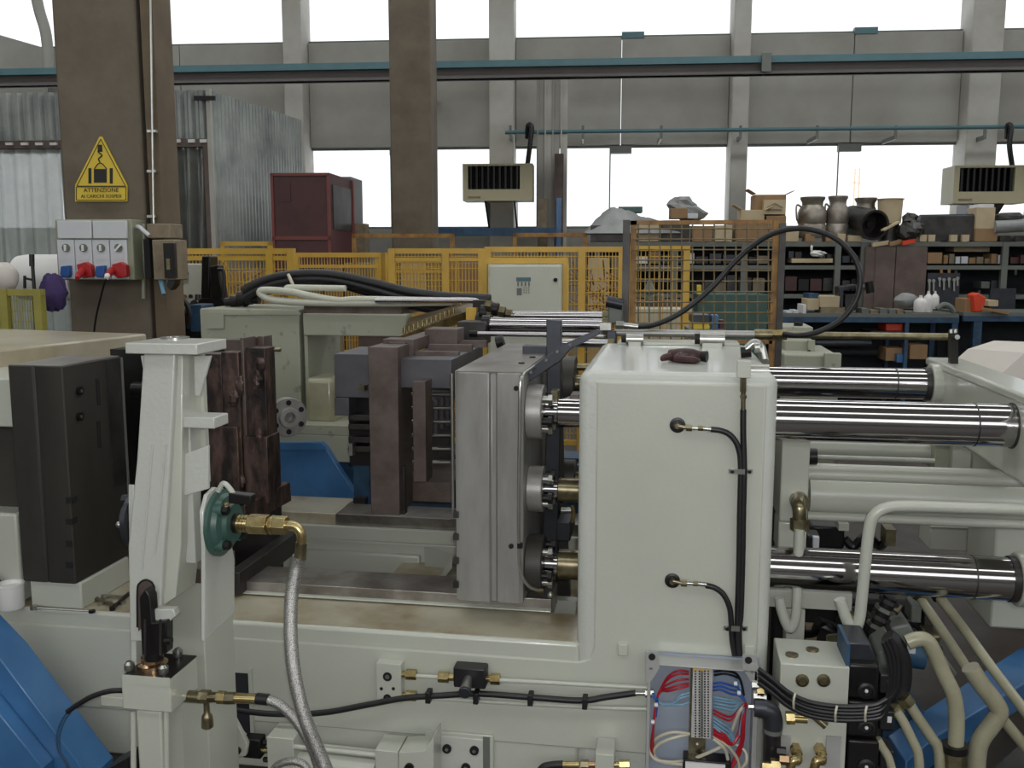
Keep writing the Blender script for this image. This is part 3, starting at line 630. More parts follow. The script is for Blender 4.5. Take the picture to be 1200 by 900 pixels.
# tarpaulin heap left of the mesh panel
vs = []; nx, ny = 26, 12; rnd = random.Random(4)
pl, pr = F(684, 262, RD).x, F(800, 262, RD).x; zb_ = F(740, 266, RD).z
for j in range(ny + 1):
    for i in range(nx + 1):
        u, v = i / nx, j / ny
        h = (.42 * min(1, 3.5 * u) * min(1, 1.9 * (1 - u)) + .05 * math.sin(9 * u) + .05 * (rnd.random() - .5)) * min(1, 3 * v) * min(1, 4 * (1 - v))
        vs.append((pl + (pr - pl) * u, RD - .1 + .7 * v, zb_ - .08 + h * .75))
tp = MB().add(vs, [(j * (nx + 1) + i, j * (nx + 1) + i + 1, (j + 1) * (nx + 1) + i + 1, (j + 1) * (nx + 1) + i) for j in range(ny) for i in range(nx)]).build('tarpaulin', M['tarp'])
tag(tp, 'grey tarpaulin spread over goods on the rack left of the mesh panel', 'tarpaulin')
cbox(692, 264, 790, 283, RD, 'dark_steel', 'dark crate under the grey tarpaulin', 'crate', dep=.4)
cbox(725, 242, 753, 249, RD + .4, 'teal', 'flat green box on top of the grey tarpaulin')
tag(MB().ball(F(799, 240, RD + .2), .13, n=10, sq=(1.3, 1, .8), rough=.5, seed=6).ball(F(808, 250, RD + .2), .15, n=10, sq=(1.3, 1, .8), rough=.5, seed=7).build('cable_heap', M['tarp'], smooth=False), 'crumpled heap of foil on the rack top above the mesh panel', 'heap', kind='stuff')
cbox(786, 244, 806, 256, RD, 'card', 'brown carton beneath the foil heap above the mesh panel')
cbox(806, 250, 818, 256, RD - .05, 'plastic_grey', 'small white carton beside the foil heap above the mesh panel')
for i, (x0, y0, x1, m) in enumerate(((812, 265, 834, 'card'), (838, 264, 858, 'card_pale'), (862, 262, 898, 'card'), (748, 262, 772, 'card_pale'), (776, 258, 808, 'dark_steel'))):
    cbox(x0, y0, x1, 283, RD - .02, m, ['small brown carton on the rack top seen through the mesh panel', 'pale square carton on the rack top seen through the mesh panel', 'wide brown carton at the right top of the mesh panel', 'pale carton at the left top of the mesh panel', 'dark crate on the rack top seen through the mesh panel middle'][i])
# goods on the shelves: boxes and bins, each its own object
rnd = random.Random(11)
bins = []
def row(x0, x1, yb, hmin, hmax, wmin, wmax, mats, where, D=RD + .05, gap=1.5, cat='box', nm='storage_box'):
    x = x0; items = []
    while x < x1 - wmin:
        w_ = rnd.uniform(wmin, wmax); h = rnd.uniform(hmin, hmax); items.append((x, min(x + w_, x1), h)); x += w_ + gap
    for i, (a, b, h) in enumerate(items):
        m = rnd.choice(mats)
        cbox(a, yb - h, b, yb, D + rnd.uniform(0, .06), m, '%s %s from left %s' % (ORD[i % 16], {'card': 'brown box', 'card_pale': 'pale box', 'dark_steel': 'dark bin', 'gunmetal': 'blue grey bin', 'black_steel': 'black bin', 'plastic_grey': 'light grey box', 'maroon': 'dark red bin', 'rack': 'grey box', 'grime': 'dingy box', 'white': 'white carton'}[m], where), nm, cat, dep=.25)
cbox(928, 303, 976, 308, RD - .02, 'card_pale', 'long flat cream board on the second rack shelf inside the hose loop', 'board', 'board')
row(924, 946, 303, 5, 12, 5, 8, ['gunmetal', 'dark_steel'], 'behind the cream board in the hose loop')
row(960, 978, 303, 5, 9, 6, 8, ['dark_steel'], 'behind the white rag inside the hose loop')
tag(MB().ball(F(958, 297, RD - .05), .06, n=10, sq=(1.6, .8, .6), rough=.6, seed=21).ball(F(951, 291, RD - .05), .025, n=8, sq=(.6, .6, 1.6), rough=.5, seed=22).build('white_rag', M['white'], smooth=False), 'small white rag on the rack shelf inside the hose loop', 'rag')
row(920, 980, 341, 14, 19, 12, 15, ['maroon', 'black_steel', 'dark_steel'], 'on the third rack shelf inside the hose loop', cat='bin', nm='storage_bin')
row(987, 1010, 341, 12, 18, 9, 12, ['dark_steel', 'black_steel'], 'on the third rack shelf under the hose arc', cat='bin', nm='storage_bin')
row(987, 1010, 308, 8, 14, 7, 11, ['gunmetal', 'dark_steel', 'grime'], 'on the upper shelf under the hose arc')
cbox(1087, 296, 1104, 309, RD, 'card', 'square brown carton at the left of the shelf right of the brown doors')
row(1106, 1175, 309, 6, 12, 5, 9, ['card', 'card', 'card_pale', 'grime', 'plastic_grey'], 'on the shelf right of the brown doors')
cbox(1118, 288, 1160, 295, RD + .25, 'card_pale', 'long pale carton at the back of the shelf right of the brown doors')
row(1184, 1240, 309, 7, 11, 6, 11, ['card', 'maroon', 'card_pale'], 'on the shelf at the right edge')
row(745, 905, 309, 7, 16, 9, 17, ['grime', 'dark_steel', 'card', 'maroon', 'gunmetal', 'white'], 'on the upper rack shelf behind the mesh panel')
row(812, 905, 343, 10, 22, 9, 16, ['dark_steel', 'black_steel', 'grime', 'maroon', 'rack'], 'on the lower rack shelf behind the mesh panel', cat='bin', nm='storage_bin')
row(1150, 1176, 338, 8, 10, 7, 10, ['rack', 'gunmetal'], 'on the shelf above the red can')
# pegboard with hanging tools
t = thing('pegboard', 'dark blue pegboard behind the workbench right of the brown doors', 'board')
MB().pbox(1086, 320, 1124, 362, RD - .05, RD - .02).build('panel', M['gunmetal'], t)
t_ = MB().pbox(1160, 338, 1190, 366, RD - .05, RD - .02).build('side_panel', M['gunmetal'], t)
for i, (x, y, h) in enumerate(((1089, 329, 12), (1094, 329, 12), (1101, 327, 9), (1106, 328, 12), (1112, 327, 10), (1118, 328, 13), (1122, 326, 9))):
    o = MB().bar(F(x, y, RD - .08), F(x, y + h, RD - .08), .02, .012).lathe(F(x, y, RD - .08) - Y_ * .008, Y_, [(.022, 0), (.022, .014)], n=8).build('hanging_tool', M['zinc'])
    tag(o, ORD[i] + ' hanging wrench from the left on the dark blue pegboard', 'tool', 'tools on the pegboard')
for i, (x, y) in enumerate(((1103, 316), (1112, 316), (1120, 317), (1190, 316))):
    tag(MB().bar(F(x, y, RD), F(x, y + 6, RD), .03, .02).build('hanging_brush', M['rusty_yellow' if i < 2 else 'dark_steel']), ORD[i] + ' small brush from the left hanging under the right rack shelf', 'tool', 'brushes under the right shelf')

# workbenches
def bench(x0, x1, y, D, lbl, legs, dep=.75):
    t = thing('workbench', lbl, 'workbench')
    a = F(x0, y, D); b = F(x1, y, D)
    MB().box(a.x, b.x, D, D + dep, a.z - .02, a.z + .02).build('bench_top', M['rack'], t)
    MB().box(a.x, b.x, D - .01, D + .03, a.z - .08, a.z - .02).build('apron', M['blue_dark'], t)
    for x, wd in legs:
        p = F(x, y, D).x; 
        for yy in (D, D + dep - .08): MB().box(p - wd, p + wd, yy, yy + .06, 0, a.z - .08).build('leg', M['blue_dark'], t)
    MB().box(a.x, b.x, D + .05, D + dep, .35, .38).build('lower_shelf', M['gunmetal'], t)
    MB().box(a.x, b.x, D + dep - .02, D + dep, .0, a.z - .08).build('back_panel', M['rack_back'], t)
    return t
BN = 10.8
bench(700, 1124, 368, BN, 'long blue workbench in front of the storage rack', ((715, .03), (920, .03), (1064, .02), (1120, .03)))
bench(1129, 1290, 368, BN, 'second blue workbench cut by the right edge', ((1147, .045), (1280, .04)))
def bottle(x, y0, y1, r, lbl):
    t = thing('plastic_bottle', lbl, 'bottle', 'white plastic bottles on the workbench'); c = F(x, y1, BN + .15); h = F(x, y0, BN + .15).z - c.z
    MB().lathe(c, Z_, [(r * .9, 0), (r, .01), (r, h * .6), (r * .85, h * .72), (r * .35, h * .85)], n=16).build('bottle_body', M['white'], t)
    MB().cyl(c + Z_ * h * .84, c + Z_ * h, r * .3, r * .25, n=10).build('cap', M['white'], t)
bottle(1078, 346, 366, .07, 'squat white plastic bottle, leftmost on the workbench right of the brown doors')
bottle(1087, 341, 366, .055, 'tall white plastic bottle in the middle of the three on the workbench')
bottle(1095, 341, 362, .045, 'slim white plastic bottle, rightmost of the three on the workbench')
tag(MB().ball(F(1062, 352, BN + .3), .11, n=14, sq=(1.2, .7, .8), rough=.2, seed=31).build('plastic_bag', M['tarp']), 'crumpled clear bag on the bench before the brown doors', 'bag')
tag(MB().tube([F(1098, 362, BN), F(1106, 357, BN), F(1114, 360, BN), F(1118, 366, BN)], .03, n=8).build('bent_pipe', M['rack']), 'short bent grey pipe lying on the bench right of the bottles', 'pipe')
t = thing('red_can', 'bright red plastic can leaning on the right workbench', 'can')
MB().pprism([(1141, 346), (1147, 343), (1156, 349), (1152, 365), (1142, 366)], BN, BN + .2).build('can_body', M['orange'], t, bevel=.01)
MB().cyl(F(1147, 344, BN + .1), F(1148, 340, BN + .1), .02, n=8).build('spout', M['black'], t)
cbox(1131, 350, 1141, 366, BN + .1, 'card', 'brown carton left of the red can'); cbox(1158, 352, 1170, 359, BN + .2, 'card_pale', 'small pale carton right of the red can')
tag(MB().bar(F(1153, 362, BN - .05), F(1180, 367, BN), .1, .03).build('wood_strip', M['card']), 'wooden strip lying beside the red can', 'strip')
cbox(941, 357, 945, 368, BN, 'white', 'narrow white carton on the bench inside the hose loop')
cbox(946, 350, 960, 363, BN + .1, 'card_pale', 'pale carton stack on the bench inside the hose loop')
cbox(948, 344, 960, 350, BN + .15, 'blue_dark', 'small blue carton on top of the pale cartons inside the hose loop')
cbox(961, 347, 984, 360, BN + .05, 'card_pale', 'wide cream printed carton on the bench inside the hose loop')
cbox(962, 360, 990, 367, BN + .05, 'grime', 'flat brown tray under the wide cream carton')
t = thing('bench_vise', 'grey bench vise on the workbench under the hose arc', 'vise')
MB().pprism([(983, 336), (1003, 333), (1006, 337), (989, 341), (988, 362), (984, 362)], BN + .05, BN + .25).build('jaw', M['gunmetal'], t, bevel=.01)
MB().pbox(990, 345, 1003, 364, BN + .1, BN + .3).build('body', M['dark_steel'], t, bevel=.01)
MB().cyl(F(1004, 336, BN - .1), F(1018, 337, BN - .1), .03, n=10).build('screw', M['rack'], t); MB().cyl(F(1018, 330, BN - .15), F(1020, 343, BN - .15), .045, n=12).build('handle', M['black_steel'], t)
row(1010, 1074, 368, 3, 7, 6, 10, ['dark_steel', 'grime', 'rack'], 'low on the bench before brown doors', D=BN)
row(922, 940, 368, 3, 6, 5, 7, ['plastic_grey', 'rack'], 'on the bench left in the hose loop', D=BN - .02)
# things under the benches
t = thing('orange_crate', 'orange red tool crate under the workbench right of the guard post', 'crate')
MB().pbox(1038, 379, 1058, 388, BN + .1, BN + .4).build('crate_body', M['orange'], t, bevel=.01); MB().tube([F(1042, 379, BN + .2), F(1048, 376, BN + .2), F(1054, 379, BN + .2)], .012, n=6).build('handle', M['orange'], t)
tag(MB().pbox(1020, 388, 1062, 392, BN + .05, BN + .5).build('crate_shelf', M['gunmetal']), 'thin shelf plate carrying the orange crate', 'shelf')
cbox(1038, 408, 1060, 423, BN + .1, 'card', 'brown carton under the bench left of the thin blue leg')
cbox(1066, 404, 1087, 421, BN + .1, 'card', 'brown carton under the bench right of the thin blue leg')
cbox(1051, 415, 1061, 425, BN + .02, 'blue', 'small blue box under the bench before the brown carton')
tag(MB().cyl(F(955, 402, BN + .2), F(1020, 402, BN + .2), .05, n=12).build('stored_tube', M['gunmetal']), 'dark tube stored under the bench behind the guard post', 'tube')
tag(MB().cyl(F(940, 412, BN + .3), F(1028, 413, BN + .3), .04, n=12).build('stored_tube', M['rack_back']), 'lower dark tube stored under the bench', 'tube')
# goods low behind the mesh panel
cbox(746, 352, 800, 470, 9.4, 'brown_sheet', 'brown low crate behind the mesh panel', 'crate', 'crate')
cbox(745, 362, 812, 470, 9.0, 'cream', 'cream machine cabinet low behind the mesh panel', 'machine_cabinet', 'cabinet', dep=.5)
cbox(818, 345, 900, 470, 9.7, 'teal', 'dull green crate behind the mesh panel at right', 'crate', 'crate', dep=.5)
cbox(817, 334, 822, 345, 9.8, 'sign_yellow', 'small yellow can standing on the dull green crate', 'yellow_can', 'can', dep=.06)
t = thing('valve_actuator', 'grey valve actuator standing on the plank behind the mesh panel', 'valve')
c = F(761, 352, 9.4); MB().lathe(c, Z_, [(.05, 0), (.05, .04), (.025, .06), (.06, .1), (.03, .17), (.015, .2)], n=14).build('body', M['rack'], t); MB().lathe(F(773, 352, 9.4), Z_, [(.05, 0), (.05, .05), (.02, .07)], n=12).build('base', M['rack'], t)
cbox(811, 369, 832, 378, 5.6, 'gunmetal', 'dark grey controller block on the rear of the machine before the mesh panel', 'controller', 'block', dep=.2)
cbox(809, 386, 851, 470, 5.56, 'rack', 'grey pedestal carrying the small controller and regulator behind the block', 'pedestal', 'pedestal')
cbox(812, 378, 831, 386, 5.58, 'sign_yellow', 'yellow block under the dark controller before the mesh panel', 'yellow_block', 'block', dep=.2)
cbox(834, 369, 842, 386, 5.58, 'blue', 'small blue regulator beside the yellow block before the mesh panel', 'regulator', 'regulator', dep=.08)
cbox(843, 375, 849, 386, 5.6, 'maroon', 'small dark red block right of the blue regulator', 'red_block', 'block', dep=.08)
# goods beyond the middle fences (brownish cloth of stored parts)
rnd = random.Random(5)
for i, (x, y0, m, w_) in enumerate(((350, 318, 'grime', 26), (380, 314, 'card', 22), (404, 308, 'grime', 30), (470, 306, 'card_pale', 28), (500, 302, 'grime', 34), (538, 308, 'card', 24), (690, 302, 'card_pale', 24), (716, 300, 'grime', 16), (225, 322, 'grime', 30), (268, 318, 'card', 26), (298, 326, 'grime', 26))):
    cbox(x, y0, x + w_, 470, 10.2 if x > 330 else 9.4, m, '%s stored %s crate from the left behind the yellow fences' % (ORD[sorted((350, 380, 404, 470, 500, 538, 690, 716, 225, 268, 298)).index(x)], {'grime': 'dingy', 'card': 'brown', 'card_pale': 'pale'}[m]), 'stored_crate', 'crate', dep=.6)
# tree branch and scrap tangle right of the electrical cabinet
mb = MB(); rnd = random.Random(8)
for i in range(70):
    p = F(rnd.uniform(676, 730), rnd.uniform(325, 362), 8.6) + Y_ * rnd.uniform(-.2, .2); d = Vector((rnd.uniform(-1, 1), rnd.uniform(-.6, .6), rnd.uniform(-.6, 1))).normalized()
    mb.cyl(p, p + d * rnd.uniform(.08, .22), .008, n=5)
tag(mb.build('scrap_tangle', M['rusty_yellow']), 'tangle of rusty offcuts behind the fence right of the electrical cabinet', 'scrap', kind='stuff')
mb = MB()
for i in range(60):
    p = F(rnd.uniform(272, 340), rnd.uniform(322, 352), 7.6) + Y_ * rnd.uniform(-.15, .15); d = Vector((rnd.uniform(-1, 1), rnd.uniform(-.6, .6), rnd.uniform(-.6, 1))).normalized()
    mb.cyl(p, p + d * rnd.uniform(.08, .2), .008, n=5)
tag(mb.build('scrap_tangle', M['grime']), 'tangle of dull offcuts behind the fence left of the black hoses', 'scrap', kind='stuff')
# mast seen outside through the window
t = thing('lattice_mast', 'thin glare-paled orange lattice mast outside, seen through the right window', 'mast')
c = F(1005, 200, 60); z0, z1 = F(1005, 420, 60).z, F(1005, 197, 60).z
mb = MB()
mast = mat('glare_paled_mast', (240, 204, 176), .7)  # pale colour paints in the glare that washes out a brownish mast
for dx in (-.14, .14): mb.box(c.x + dx - .035, c.x + dx + .035, 60, 60.1, z0, z1)
z = z0; k = 0
while z < z1 - .4: mb.bar((c.x - .14, 60, z), (c.x + .14, 60, z + .45), .03, .03); z += .45
mb.build('lattice', mast, t, kind='stuff'); MB().box(c.x - .4, c.x + .2, 60, 60.1, z1 - .9, z1 - .84).build('cross_arm', mast, t)
FRAME[0] = 0.0
# ================================================================== MACHINES (machine frame: X along the machine, Y away from the camera)
FY = 3.0
P, PR = M['paint'], M['paint_rough']
# ---- mesh guard panel behind the machine
GY = 5.1
t = thing('mesh_guard_panel', 'rust stained square mesh guard panel with dark posts behind the machine', 'guard panel')
z0 = F(820, 455, GY).z
def gp(x0, y0, x1, y1, d0, d1, nm, m): return (MB().box(F(x0, 330, d0).x, F(x1, 330, d0).x, d0, d1, 0, F(820, y0, d0).z) if y1 == 470 else MB().pbox(x0, y0, x1, y1, d0, d1)).build(nm, M[m], t)
gp(729, 257, 737, 470, GY - .02, GY + .03, 'post', 'dark_steel'); gp(738, 258, 745, 470, GY, GY + .03, 'frame_post', 'rusty_yellow')
gp(904, 259, 911, 470, GY, GY + .03, 'frame_post', 'rusty_yellow'); gp(911.5, 262, 919, 470, GY - .02, GY + .03, 'post', 'dark_steel')
gp(738, 258, 905, 263, GY, GY + .03, 'top_rail', 'rusty_yellow'); gp(745, 398, 905, 402, GY, GY + .03, 'bottom_rail', 'rusty_yellow')
for i in range(13):
    x = 745 + 159 * (i + .0) / 12.5 + 3
    MB().cyl(F(x, 262, GY - .004), F(x, 399, GY - .004), .0042, n=6).build('wire', M['wire'], t)
for i in range(11):
    y = 268 + 12.3 * i
    MB().cyl(F(743, y, GY - .012), F(906, y, GY - .012), .0042, n=6).build('wire', M['wire'], t)

# ---- near machine: bed with end block
t = thing('machine_bed', 'grey white die casting machine bed with tall end block in the foreground', 'machine')
zt1 = F(790, 437, FY).z; xa = F(677, 560, FY).x; xb = F(907, 600, FY).x
blk = MB().box(xa, xb, FY, 4.05, 0, zt1).build('end_block', PR, t, bevel=.035, seg=4)
zin = F(790, 449, FY).z
# raised panel running over the block and along the bed
ledge_z = F(560, 747, FY).z
xin = F(698, 600, FY).x; xr_ = F(893, 600, FY).x; zl_ = F(500, 762, FY).z
pts = [(xin, zl_ + .055), (xin, zin), (xr_, zin), (xr_, .05), (-3.2, .05), (-3.2, zl_), (xin - .045, zl_), (xin - .013, zl_ + .014)]
MB().prism([(x, FY - .007, z) for x, z in pts], (0, .02, 0)).build('front_panel', P, t, bevel=.006)
# bed box with the ledge
LD = 3.26
MB().box(-3.2, xa + .01, FY, LD, 0, ledge_z).build('bed', P, t, bevel=.012, seg=3)
MB().box(-3.2, xa - .002, FY + .015, LD, ledge_z, ledge_z + .0015).build('ledge_top', M['ledge'], t)
# rails
rz = F(500, 708, LD).z; rz1 = F(500, 695, LD).z
rx0, rx1 = F(275, 700, LD).x, F(646, 715, LD).x
MB().box(rx0, rx1, LD - .012, LD + .02, ledge_z + .012, rz).box(rx0, rx1 - .01, LD + .0, LD + .28, ledge_z - .05, rz - .01).build('rail_step', P, t, bevel=.004)
MB().box(rx0, rx1 - .0, LD + .012, LD + .2, rz - .04, rz1).build('front_rail', M['steel_top'], t, bevel=.003)
MB().box(-3.2, rx0, LD, LD + .3, ledge_z - .1, ledge_z + .002).build('left_ledge', M['ledge'], t)
# floor of the gap and right end of the opening
MB().box(-3.2, xa, LD + .25, LD + .3, 0, rz - .05).build('inner_wall_front', P, t)
# rear side of the frame
RY = 4.25
zr1 = F(460, 605, RY).z
MB().box(F(393, 610, RY).x, xa, RY, RY + .2, zr1 - .06, zr1).build('rear_rail', M['steel_top'], t, bevel=.003)
MB().box(F(290, 610, RY).x, xa, RY - .03, RY - .004, zr1 - .12, zr1 - .055).build('rear_rail_step', P, t, bevel=.003)
MB().box(F(150, 640, RY).x, xa, RY, RY + .35, 0, F(300, 627, RY).z).build('rear_beam', P, t, bevel=.01)
MB().box(F(310, 610, RY).x, F(393, 610, RY).x, RY, RY + .3, zr1 - .06, zr1 + .0).build('rear_ledge', M['ledge'], t, bevel=.004)
a = F(350, 642, RY); b = F(494, 700, RY)
MB().box(a.x, b.x, RY - .02, RY + .01, b.z - .3, a.z).build('inner_panel', P, t, bevel=.012)
MB().box(F(353, 0, RY).x, F(411, 668, RY).x, RY - .024, RY - .018, F(380, 700, RY).z, F(380, 669, RY).z).build('opening', M['dark'], t)
tri = [F(497, 641, RY - .03), F(530, 650, RY - .05), F(530, 660, RY - .4), F(499, 700, RY - .1)]
MB().add(tri + [p - Z_ * .02 for p in tri], [(0, 1, 2, 3), (7, 6, 5, 4), (0, 4, 5, 1), (1, 5, 6, 2), (2, 6, 7, 3), (3, 7, 4, 0)]).build('gusset', P, t)
MB().box(F(440, 720, 3.8).x, xa, 3.56, RY, 0, F(510, 690, 3.9).z).build('gap_floor', M['ledge'], t)
# socket and screw pads on the block
for x, y in ((722, 755), (870, 757)): MB().pbox(x + 2, y, x + 14, y + 14, FY - .02, FY).build('weld_pad', P, t, bevel=.003)
# pocket low on the bed
MB().pbox(498, 859, 578, 930, FY - .02, FY - .005).build('pocket_rim', P, t, bevel=.004)
MB().pbox(502, 864, 566, 930, FY - .024, FY - .018).build('pocket_plate', PR, t, bevel=.003)
MB().pbox(566, 864, 574, 930, FY - .023, FY - .018).build('pocket_side', M['rack'], t)
for x, y in ((524, 877), (556, 879), (546, 899)):
    c = F(x, y, FY - .025); MB().cyl(c, c - Y_ * .008, .016, n=14).build('screw_hole', M['dark'], t); MB().cyl(c - Y_ * .008, c - Y_ * .011, .006, n=8).build('screw', M['zinc'], t)
MB().pprism([(263, 788), (292, 790), (292, 862), (270, 842), (263, 842)], FY - .012, FY - .004).build('access_opening', M['rack_back'], t)
MB().pbox(292, 784, 296, 862, FY - .02, FY - .006).build('opening_rim', P, t)
# stud fittings let into the block face
def port(x, y, lbl, pts, tail):
    t2 = thing('grease_hose', lbl, 'hose', 'black grease hoses on the end block')
    c = F(x, y, FY - .007)
    MB().lathe(c, -Y_, [(.024, 0), (.025, .004), (.017, .006), (.015, .001)], n=24).build('grommet', M['black'], t2)
    MB().cyl(c, c - Y_ * .022, .009, n=10).build('elbow', M['nickel'], t2)
    p0 = F(x, y + 1, FY - .03); p1 = F(x + 10, y + 3, FY - .03)
    MB().cyl(p0, p1, .0055, n=10).build('stem', M['nickel'], t2)
    MB().cyl(p1, F(x + 17, y + 3.5, FY - .03), .0115, n=6).build('union_nut', M['nickel'], t2)
    MB().cyl(F(x + 17, y + 3.5, FY - .03), F(x + 26, y + 4, FY - .03), .006, n=10).build('pipe_stub', M['zinc'], t2)
    MB().cyl(F(x + 24, y + 3.8, FY - .03), F(x + 30, y + 4, FY - .03), .0085, n=6).build('crimp_nut', M['nickel'], t2)
    MB().cyl(F(x + 30, y + 4, FY - .03), F(x + 40, y + 5, FY - .03), .0078, n=12).build('ferrule', M['zinc'], t2)
    MB().tube([F(px, py, FY - .03) for px, py in pts], .0092, n=10).build('hose_line', M['black'], t2)
port(794, 498, 'short black hose from the upper port on the end block face', [(833, 503), (846, 505), (857, 511), (865, 524), (868, 545), (867, 600), (866, 660), (864, 740), (866, 768)], 0)
port(788, 680, 'short black hose from the lower port on the end block face', [(827, 686), (838, 689), (848, 697), (855, 712), (857, 730), (858, 750), (861, 768)], 0)
t2 = thing('grease_hose', 'long black hose hanging from the connector on the block top corner', 'hose', 'black grease hoses on the end block')
MB().pbox(864, 423, 880, 443, FY - .045, FY + .0).build('connector_block', P, t2, bevel=.002)
MB().cyl(F(871, 443, FY - .025), F(871, 459, FY - .025), .010, n=8).build('fitting', M['nickel'], t2)
MB().cyl(F(871, 459, FY - .025), F(871, 482, FY - .025), .0075, n=12).build('ferrule', M['nickel'], t2)
MB().cyl(F(871, 463, FY - .025), F(871, 467, FY - .025), .0105, n=6).build('union_nut', M['nickel'], t2)
MB().tube([F(x, y, FY - .03) for x, y in ((871, 480), (871, 510), (872, 550), (871, 600), (870, 660), (868, 720), (866, 740), (867, 768))], .0098, n=10).build('hose_line', M['black'], t2)
for i, (x, y) in enumerate(((868, 553), (862, 737))):
    t2 = thing('hose_clamp', ['zinc clamp holding the hoses on the block at mid height', 'zinc clamp holding the hoses low on the block'][i], 'clamp')
    MB().pbox(x - 5, y - 3, x + 5, y + 3, FY - .048, FY - .044).build('strap', M['zinc'], t2)
    for s in (-1, 1):
        MB().pbox(x + s * 10 - 4, y - 3, x + s * 10 + 4, y + 2, FY - .012, FY - .006).build('lug', M['zinc'], t2); c = F(x + s * 10, y - .5, FY - .012); MB().cyl(c, c - Y_ * .008, .006, n=6).build('bolt', M['black_steel'], t2)
# on top of the block
t2 = thing('work_glove', 'dark red leather work glove crumpled on top of the end block', 'glove')
gz = zt1 + .018; gc = Z(803, 424, zt1)
fx = [(-.055, .01, .018), (-.03, .0, .022), (0, .005, .024), (.03, 0, .02), (.05, .012, .015)]
MB().tube([gc + Vector((x, y, .022)) for x, y, r_ in fx], [.02, .024, .026, .024, .016], n=10).build('palm', M['leather'], t2)
for k in range(4):
    MB().tube([gc + Vector((.005, -.012 * k + .01, .02)), gc + Vector((-.02 - .004 * k, -.03 - .005 * k, .025 - .003 * k)), gc + Vector((-.01 + .012 * k, -.05 - .006 * k, .014)), gc + Vector((.015 + .01 * k, -.05, .011))], [.013, .013, .012, .008], n=8).build('finger', M['leather'], t2)
MB().tube([gc + Vector((-.05, -.01, .02)), gc + Vector((-.075, -.02, .015)), gc + Vector((-.08, -.035, .01))], [.014, .012, .007], n=8).build('thumb', M['leather'], t2)
MB().tube([gc + Vector((.045, .01, .02)), gc + Vector((.075, .0, .02))], [.018, .02], n=10).build('cuff', M['black_steel'], t2)
def topcyl(x0, x1, y, Yd, r, lbl, nm='clamp_cylinder', m='zinc'):
    t2 = thing(nm, lbl, 'cylinder'); p = F(x0, y, Yd); q = F(x1, y, Yd); q.z = p.z
    MB().cyl(p, q, r, n=18).build('barrel', M[m], t2); MB().cyl(p - X_ * .02, p, r * .8, n=6).build('end_nut', M['black_steel'], t2)
    MB().box(p.x + .01, q.x - .01, Yd - r, Yd + r, zt1, p.z - r * .5).build('foot', P, t2); return t2
topcyl(734, 754, 397, 3.95, .022, 'small zinc cylinder at the rear left of the block top')
topcyl(820, 849, 397, 3.9, .03, 'bigger zinc cylinder at the rear middle of the block top')
topcyl(879, 901, 434, 3.12, .021, 'zinc cylinder at the front right corner of the block top')
t2 = thing('elbow_fitting', 'shiny small elbow fitting at the right rear of the block top', 'fitting')
MB().tube([F(873, 411, 3.5), F(884, 402, 3.5), F(892, 408, 3.5), F(896, 424, 3.45)], .016, n=10).build('elbow', M['zinc'], t2); MB().cyl(F(868, 413, 3.5), F(880, 412, 3.5), .022, n=6).build('nut', M['black_steel'], t2)
MB().cyl(F(884, 407, 3.45), F(890, 407, 3.45), .02, n=14).build('collar', M['zinc'], t2)
MB().box(F(724, 400, 4.0).x, F(866, 400, 4.0).x, 3.96, 4.12, zt1, zt1 + .012).build('rear_strip', P, t, bevel=.003)

# ---- drain pipe along the rear of the block with the big looped hose
t2 = thing('cross_pipe', 'long thin steel pipe crossing behind the block top to the upright rod', 'pipe')
py_ = 4.4; pz = F(820, 391, py_).z
MB().cyl((F(720, 390, py_).x, py_, pz), (F(898, 391, py_).x, py_, pz), .017, n=14).build('tube', M['steel'], t2)
MB().cyl((F(905, 391, py_).x, py_, pz), (F(1112, 391, py_).x, py_, pz), .0155, n=14).build('tube', M['nickel'], t2)
MB().cyl((F(884, 391, py_).x, py_, pz), (F(905, 391, py_).x, py_, pz), .024, n=14).build('coupling', M['nickel'], t2)
MB().cyl((F(905, 391, py_).x, py_, pz), (F(922, 391, py_).x, py_, pz), .026, n=6).build('union_nut', M['brass'], t2)
MB().pbox(711, 388, 722, 402, 4.36, 4.42).build('corner_block', M['gunmetal'], t2, bevel=.003)
MB().pbox(703, 379, 716, 387, 4.36, 4.42).build('bracket', M['zinc'], t2)
MB().cyl((F(697, 393.5, py_).x, py_, F(697, 393.5, py_).z), (F(710, 393.5, py_).x, py_, F(710, 393.5, py_).z), .02, n=6).build('end_nut', M['zinc'], t2)
t2 = thing('looped_hose', 'long black hose looping high over the mesh panel beside the rack', 'hose')
hp = [(748, 383), (765, 381), (790, 371), (815, 354), (838, 333), (860, 308), (882, 288), (905, 274), (930, 268), (955, 270), (980, 280), (1000, 300), (1008, 325), (1003, 352), (985, 375), (958, 389), (935, 393), (918, 391.5)]
MB().tube([F(x, y, 4.35 + .1 * math.sin(i * .37)) for i, (x, y) in enumerate(hp)], .0125, n=10).build('hose_line', M['black'], t2)
MB().cyl(F(730, 381, 4.35), F(748, 383, 4.35), .013, n=10).build('ferrule', M['zinc'], t2); MB().cyl(F(722, 381, 4.35), F(731, 381, 4.35), .021, n=6).build('union_nut', M['zinc'], t2)
